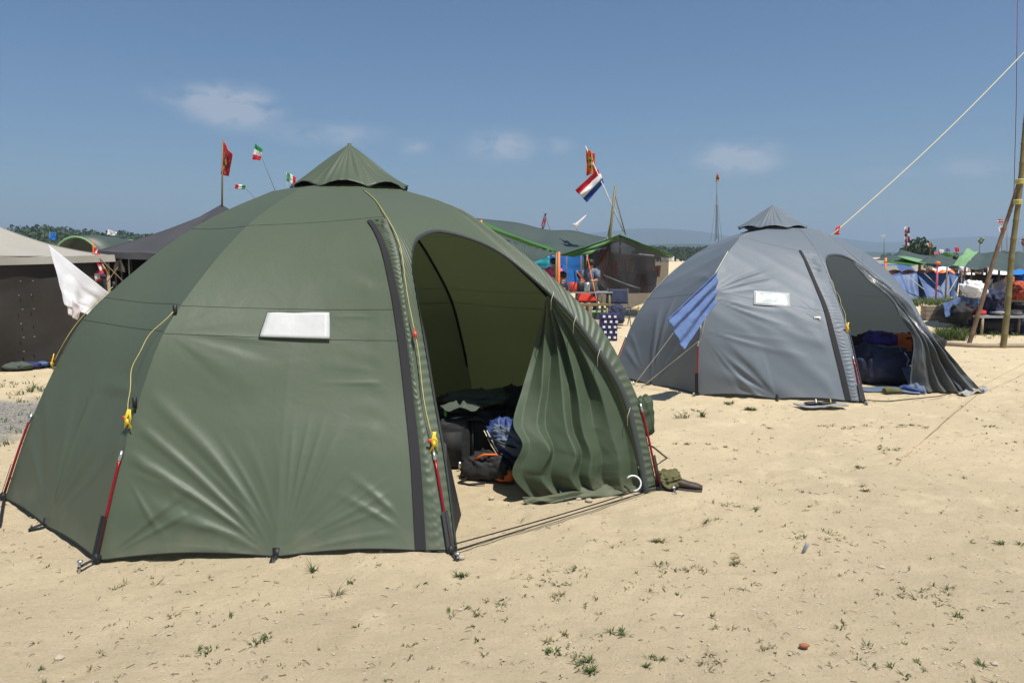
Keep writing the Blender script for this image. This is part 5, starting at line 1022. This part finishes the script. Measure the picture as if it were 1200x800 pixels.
# benches
def bench(lab, x0, x1, Y0, z, d_, m_='greywood', planks=3, name='bench'):
    r_ = thing(name, lab, name.split('_')[-1], ((x0+x1)/2, Y0, 0))
    for i in range(planks): MB().box(((x0+x1)/2, Y0+(i-(planks-1)/2)*d_/planks, z), (x1-x0, d_/planks*.86, .045)).build('plank', M[m_], r_, False)
    for x in np.linspace(x0+.15, x1-.15, 4):
        for sy in (-1, 1): MB().tube([(x, Y0+sy*d_*.4, 0), (x, Y0+sy*d_*.4, z-.024)], .03, 7).build('leg', M['wood'], r_)
    return r_
pa = at(1139, 372, 17.2); bench('low grey board bench in front of the cluttered table', pa.x, pa.x+3.2, 17.2, .40, .35)
pa = at(1164, 358, 17.9); bench('grey boarded table top behind the bench under the tarp', pa.x, pa.x+3., 17.9, .72, .8, planks=5, name='camp_table')
def heap(lab, cat, px, py, Yd, d, m_, seed, z=None, name='bundle', rough=.16):
    p = at(px, py, Yd); o = lump(MB(), (p.x, p.y, p.z if z is None else z), d, seed, rough, .75, seed*.3, 14).build(name, M[m_]); return tag(o, lab, cat)
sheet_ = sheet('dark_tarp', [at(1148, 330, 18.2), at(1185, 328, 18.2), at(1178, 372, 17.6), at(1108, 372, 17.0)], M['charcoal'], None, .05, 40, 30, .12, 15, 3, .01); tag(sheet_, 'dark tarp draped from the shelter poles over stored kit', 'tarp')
sheet_ = sheet('blue_cloth', [at(1104, 355, 16.7), at(1136, 345, 17.1), at(1138, 360, 16.9), at(1108, 372, 16.5)], M['camo'], None, .03, 24, 18, .05, 8, 5, .01); tag(sheet_, 'blue patterned cloth draped beside the wooden box', 'cloth')
heap('white plastic sack bulging between the dark tarps', 'sack', 1141, 340, 17.0, (.42, .4, .34), 'white', 3)
heap('red orange cloth heaped at the right edge beside the bamboo', 'cloth', 1196, 343, 17.4, (.7, .4, .34), 'rust', 4)
heap('black bundle under the dark tarp, lowest at the left', 'bundle', 1120, 368, 16.9, (.8, .5, .4), 'blackcloth', 5)
heap('black sack piled behind the leaning bamboo pole', 'sack', 1158, 358, 17.6, (.9, .5, .6), 'navy', 6)
heap('dark red bundle on the table behind the leaning pole', 'bundle', 1166, 352, 17.8, (.35, .3, .25), 'dkred', 7)
heap('dark grey sack at the right end of the table', 'sack', 1189, 350, 18.2, (.7, .4, .5), 'charcoal', 8)
heap('teal tub on the table between the bamboo poles', 'tub', 1172, 350, 17.7, (.28, .28, .2), 'slate', 9)
heap('black crate load under the low bench, left part', 'crate', 1155, 378, 17.5, (.8, .5, .36), 'blackcloth', 10, .18)
heap('black crate load under the low bench, right part', 'crate', 1186, 378, 17.7, (.9, .5, .36), 'navy', 11, .18)
heap('dark clothes on the ground behind the bench', 'clothes', 1140, 376, 18.2, (1.2, .6, .6), 'blackcloth', 12, .3)
tag(sheet('blue_tarp', [at(1190, 326, 20.2), at(1210, 317, 20.2), at(1210, 333, 20), at(1188, 332, 20)], M['tarpb'], None, 0, 10, 8, .05), 'bright blue tarp corner at the right edge under the tarp roof', 'tarp')
tag(sheet('lilac_tent', [at(1140, 329, 22), at(1158, 320, 22), at(1175, 322, 22), at(1180, 332, 22)], M['slate'], None, 0, 10, 8, .05), 'greyish lilac tent fabric behind the dark tarp', 'tent')
bw = sheet('shade_sheet', [at(1128, 322, 20.4), at(1225, 322, 20.4), at(1225, 368, 20.4), at(1128, 368, 20.4)], M['canvas'], None, 0, 30, 12, .06, 12, 3, .01); tag(bw, 'black sheet added for the shade under the tarp, behind the tables at the right edge', 'wall')  # black sheet added as the shadow under the tarp roof
for i, (px, py, Y_, d_, m_, nm, kd) in enumerate(((1152, 354, 17.7, (.22, .2, .16), 'white', 'white plastic tub left of the dark red bundle', 'tub'), (1180, 352, 17.7, (.2, .2, .26), 'dkgreen', 'green jerrycan shape beside the upright bamboo pole', 'can'), (1196, 354, 17.7, (.24, .2, .14), 'greywood', 'grey box lid at the right end of the table', 'box'),
        (1148, 366, 17.25, (.25, .2, .10), 'red', 'red folded cloth on the left end of the low bench', 'cloth'), (1168, 367, 17.25, (.3, .2, .08), 'slate', 'blue grey towel on the middle of the low bench', 'towel'), (1190, 366, 17.25, (.22, .2, .12), 'beige', 'beige hat on the right part of the low bench', 'hat'),
        (1126, 360, 17.1, (.3, .3, .22), 'dkred', 'dark red bag tucked beside the blue patterned cloth', 'bag'), (1150, 341, 18.4, (.5, .3, .3), 'leather', 'brown blanket under the top of the dark tarp', 'blanket'), (1138, 352, 17.3, (.4, .3, .3), 'camo', 'blue and white patterned bundle below the white sack', 'bundle'))):
    p = at(px, py, Y_); tag(lump(MB(), p, d_, 30+i, .12, .7, i, 14).build(kd + '_item' if kd in ('can',) else kd, M[m_]), nm, kd)
p = G(1096, 375); bx = thing('wooden_box', 'weathered wooden box at the right end of the grey tent', 'box', tuple(p))
for k in range(3): MB().box((p.x, p.y, .07+k*.125), (.62, .4, .115), -.1).build('plank', M['wood'], bx, False)
# bamboo tripod tower
def culm(P, r, m_, par, name='bamboo_pole'):
    P = [Vector(p) for p in P]; L = (P[-1]-P[0]).length; n = int(L/.33); q = []; R = []
    for i in range(n):
        a = P[0].lerp(P[-1], i/n)+Vector((.012*math.sin(i*.9), 0, 0)); q += [a]; R += [r*1.14*(1-.3*i/n)]; b = P[0].lerp(P[-1], (i+.08)/n)+Vector((.012*math.sin(i*.9), 0, 0)); q.append(b); R.append(r*.97*(1-.3*i/n)); b = P[0].lerp(P[-1], (i+.92)/n)+Vector((.012*math.sin((i+1)*.9), 0, 0)); q.append(b); R.append(r*.97*(1-.3*i/n))
    return tube(name, q, R, M[m_], par, 12)
bt_ = G(1175, 407); tw_ = thing('bamboo_tower', 'lashed bamboo poles of a tall frame at the right edge', 'bamboo frame', tuple(bt_))
culm([bt_-Vector((0, 0, .1)), at(1207, 100, bt_.y+.2)], .058, 'bamboo', tw_)
b2 = G(1133, 405); culm([b2-Vector((0, 0, .1)), at(1216, 140, bt_.y+.1)], .043, 'bamboo2', tw_)
for py in (327, 237, 213): 
    p = at(1175+(407-py)*.103, py, bt_.y+.1); b = MB()
    for k in range(4): b.tube([(p.x+.066*math.cos(a), p.y+.066*math.sin(a), p.z+k*.022-.03) for a in np.linspace(0, 2*PI, 11)], .013, 5, caps=False)
    b.build('lashing', M['orangebright' if py == 327 else 'cord'], tw_)
p = at(1171.5, 366, bt_.y); MB().tube([(p.x+.062*math.cos(a), p.y+.062*math.sin(a), p.z) for a in np.linspace(0, 2*PI, 11)], .022, 5, caps=False).build('lashing', M['beige'], tw_)
tube('hoist_rope', [at(1193, -60, 15.2), at(1191, 120, 15.2), at(1188, 235, 15.2)], .006, M['dkred'], tw_, 5)
lg = tube('ground_log', [G(1098, 404)+Vector((0, 0, .02)), G(1150, 407)+Vector((0, 0, .03)), G(1215, 406)+Vector((0, 0, .02))], .045, M['wood'], None, 8); tag(lg, 'thin log lying on the sand at the feet of the bamboo poles', 'log')
# high rope with red pennant
hr = thing('high_rope', 'long pale rope slanting up from behind the grey tent to the upper right', 'rope', tuple(at(968, 281, 12.6)))
A_, B_ = at(966, 283, 13.2), at(1230, 30, 14.6); tube('rope_line', [A_.lerp(B_, f)-Vector((0, 0, .12*math.sin(PI*f))) for f in np.linspace(0, 1, 18)], .012, M['cordpale'], hr, 5)
p = A_.lerp(B_, .055); sheet('red_pennant', [p+Vector((-.02, 0, .02)), p+Vector((.04, 0, .07)), p+Vector((.03, 0, -.10)), p+Vector((-.08, 0, -.09))], M['redplastic'], hr, 0, 6, 6, .01)
rp = tube('orange_rope', [G(1050, 545), G(1098, 503)+Vector((0, 0, .02)), G(1150, 463)+Vector((0, 0, .12)), at(1215, 418, 11.5)], .0035, M['dullorange'], None, 5); tag(rp, 'thin orange cord running across the sand to the right edge', 'cord')

# ------------------------------------------------------------------ stones, twigs, grass
def scatter_region(n, rng_):
    o = []
    while len(o) < n:
        y = rng_.uniform(2.7, 18)**1; 
        if rng_.random() > (3.2/y)**1.2: continue
        x = rng_.uniform(-.68*y, .68*y); o.append((x, y))
    return np.array(o)
def ingreen(x, y, pad=.1): return math.hypot(x-gc[0], y-gc[1]) < 2.3+pad
rg = np.random.default_rng(2); ico = [(0, 0, 1), (.9, 0, .3), (.28, .85, .35), (-.72, .53, .25), (-.72, -.53, .3), (.28, -.85, .3), (.7, .3, -.5), (-.3, .6, -.5), (-.5, -.5, -.5), (.5, -.5, -.5)]
icf = [(0, 1, 2), (0, 2, 3), (0, 3, 4), (0, 4, 5), (0, 5, 1), (1, 6, 2), (2, 6, 7), (2, 7, 3), (3, 7, 8), (3, 8, 4), (4, 8, 5), (5, 8, 9), (5, 9, 1), (1, 9, 6)]
pts = scatter_region(9000, rg); V = []; Fc = []
zz = gh(pts[:, 0], pts[:, 1])
for (x, y), z in zip(pts, zz):
    s_ = .0028*math.exp(rg.normal()*.55)*(1+y*.06); a = rg.uniform(0, 6.3); c, s = math.cos(a), math.sin(a); b0_ = len(V)
    k = (rg.uniform(.7, 1.6), rg.uniform(.7, 1.1), rg.uniform(.4, .9))
    for q in ico: X_, Y_ = q[0]*k[0]*s_, q[1]*k[1]*s_; V.append((x+X_*c-Y_*s, y+X_*s+Y_*c, z+q[2]*k[2]*s_+s_*.1))
    Fc += [tuple(b0_+i for i in f) for f in icf]
tag(mesh('pebbles', np.array(V), Fc, M['stone'], None, False), 'scattered pebbles and grit on the sand', kind='stuff')
pts = scatter_region(1500, rg); mb = MB()
for (x, y) in pts:
    if ingreen(x, y, -.3): continue
    z = float(gh(x, y)); L = rg.uniform(.008, .034)*(1+y*.05)*(1.6 if rg.random() < .05 else 1); a = rg.uniform(0, 2*PI); p = Vector((x, y, z+.003)); d = Vector((math.cos(a), math.sin(a), 0))*L
    mb.tube([p, p+d*.5+Vector((0, 0, rg.uniform(0, .008))), p+d+Vector((0, .004*rg.normal(), 0))], .0009*rg.uniform(.7, 1.6)*(1+y*.08), 4)
tag(mb.build('twigs', M['twig'], None, False), 'dry twigs and straw bits on the sand', kind='stuff')
def tuft(V, Fc, x, y, n, h, spread, z=0., lean=.5):
    for i in range(n):
        a = rg.uniform(0, 6.3); r0 = spread*rg.uniform(0, .5); bx_, by_ = x+r0*math.cos(a), y+r0*math.sin(a); hh = h*rg.uniform(.5, 1.1); ln = rg.uniform(.2, 1.)*lean*hh*1.6; w_ = .0022*rg.uniform(.7, 1.6)*(1+y*.07); px_, py_ = -math.sin(a)*w_, math.cos(a)*w_
        b0_ = len(V)
        for k, (f, g_) in enumerate(((0, 1), (.45, .9), (.8, .6), (1, .05))):
            cx_, cy_, cz_ = bx_+math.cos(a)*ln*f*f, by_+math.sin(a)*ln*f*f, z+hh*(f-.35*f*f*lean); V += [(cx_-px_*g_, cy_-py_*g_, cz_), (cx_+px_*g_, cy_+py_*g_, cz_)]
        Fc += [(b0_+2*k, b0_+2*k+1, b0_+2*k+3, b0_+2*k+2) for k in range(3)]
V = []; Fc = []; V2 = []; F2 = []
tufts = [(300, 755, 16, .03), (543, 675, 12, .045), (590, 700, 7, .03), (640, 748, 10, .03), (662, 738, 8, .03), (642, 762, 12, .03), (655, 695, 9, .03), (700, 698, 5, .04), (732, 743, 14, .035), (762, 768, 14, .03), (773, 632, 20, .03), (860, 660, 22, .03), (838, 735, 10, .03), (842, 776, 10, .03),
         (690, 787, 22, .035), (680, 775, 10, .03), (795, 695, 8, .03), (875, 480, 26, .06), (822, 488, 12, .12), (800, 490, 9, .12), (852, 472, 20, .05), (1015, 575, 16, .03), (920, 618, 8, .03), (985, 735, 10, .03), (1045, 780, 10, .03), (1085, 690, 6, .03), (1175, 638, 12, .035), (232, 762, 10, .03), (205, 720, 6, .03), (270, 720, 7, .03), (530, 718, 8, .03), (560, 748, 8, .03), (1010, 545, 10, .03), (1130, 560, 8, .03), (940, 575, 7, .03), (720, 640, 6, .03), (755, 700, 8, .025), (480, 770, 8, .02), (895, 760, 9, .025), (1000, 640, 8, .03), (1120, 720, 9, .03), (350, 780, 7, .02), (118, 760, 7, .02), (610, 610, 7, .03), (830, 610, 9, .03), (1022, 440, 8, .04), (1160, 500, 10, .03), (805, 520, 10, .03), (900, 500, 10, .03)]
for px, py, n, h in tufts:
    p = G(px, py); tuft(V if rg.random() < .6 else V2, Fc if False else (Fc if True else F2), 0, 0, 0, 0, 0) if False else None
    t2 = rg.random() < .35; A1, A2 = (V2, F2) if t2 else (V, Fc)
    for q in range(3 if n > 8 else 1): tuft(A1, A2, p.x+rg.normal()*.03*q, p.y+rg.normal()*.03*q, n, h*.8, .05, float(gh(p.x, p.y)), .9)
for i in range(34):                                    # loose patches of low weeds
    cx_, cy_ = scatter_region(1, rg)[0]
    if ingreen(cx_, cy_, .25): continue
    for q in range(int(rg.integers(4, 11))):
        x, y = cx_+rg.normal()*.10, cy_+rg.normal()*.07; tuft(*((V, Fc) if rg.random() < .35 else (V2, F2)), x, y, int(rg.integers(5, 11)), rg.uniform(.012, .028)*(1+y*.03), .05, float(gh(x, y)), 1.1)
for i in range(520):                                   # scattered small seedlings
    x, y = scatter_region(1, rg)[0]
    if ingreen(x, y, .05): continue
    tuft(*((V, Fc) if rg.random() < .4 else (V2, F2)), x, y, int(rg.integers(3, 8)), rg.uniform(.008, .02)*(1+y*.04), .03, float(gh(x, y)), 1.)
for i in range(520):                                   # grassy strips at the far left
    x = rg.uniform(-8.6, -4.55); y = rg.choice([rg.normal(7.0, .18), rg.normal(9.9, .35), rg.normal(8.0, .8)], p=[.35, .45, .2])
    if ingreen(x, y, .15): continue
    tuft(V, Fc, x, y, 7, rg.uniform(.04, .11), .10, float(gh(x, y)), .8)
for i in range(70):                                   # verge under the right hand benches
    p = at(rg.uniform(1078, 1240), 380, rg.uniform(16.4, 17.6)); tuft(V, Fc, p.x, p.y, 8, rg.uniform(.05, .16), .15, 0., .6)
for i in range(120):
    p = at(rg.uniform(1098, 1132), 380, rg.uniform(16.0, 16.9)); tuft(V, Fc, p.x, p.y, 9, rg.uniform(.15, .38), .15, 0., .6)
for i in range(200):
    p = at(rg.uniform(1050, 1130), 350, rg.uniform(27, 29.5)); tuft(V, Fc, p.x, p.y, 8, rg.uniform(.15, .4), .2, 0., .6)
tag(mesh('green_grass', np.array(V), Fc, M['grass'], None, False), 'sparse green grass tufts and seedlings on the sand', kind='stuff')
tag(mesh('dry_grass', np.array(V2), F2, M['drygrass'], None, False), 'dry brownish weeds scattered on the sand', kind='stuff')
for px, py, h, n, lab in ((392, 700, .12, 7, 'upright green weed sprout in front of the green tent'), (366, 672, .085, 12, 'thin grass clump just in front of the green tent hem'), (409, 686, .06, 5, 'little bent weed right of the upright sprout')):
    p = G(px, py); V = []; Fc = []; tuft(V, Fc, 0, 0, n, h, .03, 0., .55); tuft(V, Fc, .01, .02, 10, h*.3, .04, 0., 1.); o = mesh('weed_sprout', np.array(V), Fc, M['grass'], None, False); o.location = (p.x, p.y, float(gh(p.x, p.y))); tag(o, lab, 'weed')
p = G(940, 650); fe = thing('feather', 'small curled grey feather standing in the sand', 'feather', tuple(p))
MB().tube([(p.x, p.y, .0), (p.x+.012, p.y, .03), (p.x+.024, p.y, .055), (p.x+.022, p.y, .075)], [.006, .011, .012, .004], 7).build('vane', M['greywood'], fe); MB().tube([(p.x, p.y, .0), (p.x-.004, p.y, .015)], .004, 5).build('quill', M['trunk'], fe)
p = G(943, 758); o = MB().ball((p.x, p.y, .008), (.045, .022, .022), 3, .15, 8).build('brick_chip', mat('brick_red', (.36, .13, .07), .85)); tag(o, 'reddish chip of brick on the sand at the lower right', 'brick chip')
# ------------------------------------------------------------------ haze
hm = bpy.data.materials.new('haze_air'); hm.use_nodes = True; t = hm.node_tree; t.nodes.remove(t.nodes['Principled BSDF'])
pv = N(t, 'ShaderNodeVolumePrincipled'); pv.inputs['Color'].default_value = (.62, .80, 1, 1); pv.inputs['Density'].default_value = .00048; pv.inputs['Anisotropy'].default_value = .2
t.links.new(pv.outputs[0], t.nodes['Material Output'].inputs['Volume'])
hz = MB().box((0, 0, 70), (11600, 11600, 142)).build('haze', hm, None, False); tag(hz, kind='stuff')

for o in bpy.data.objects:
    if '_o' in o: del o['_o']
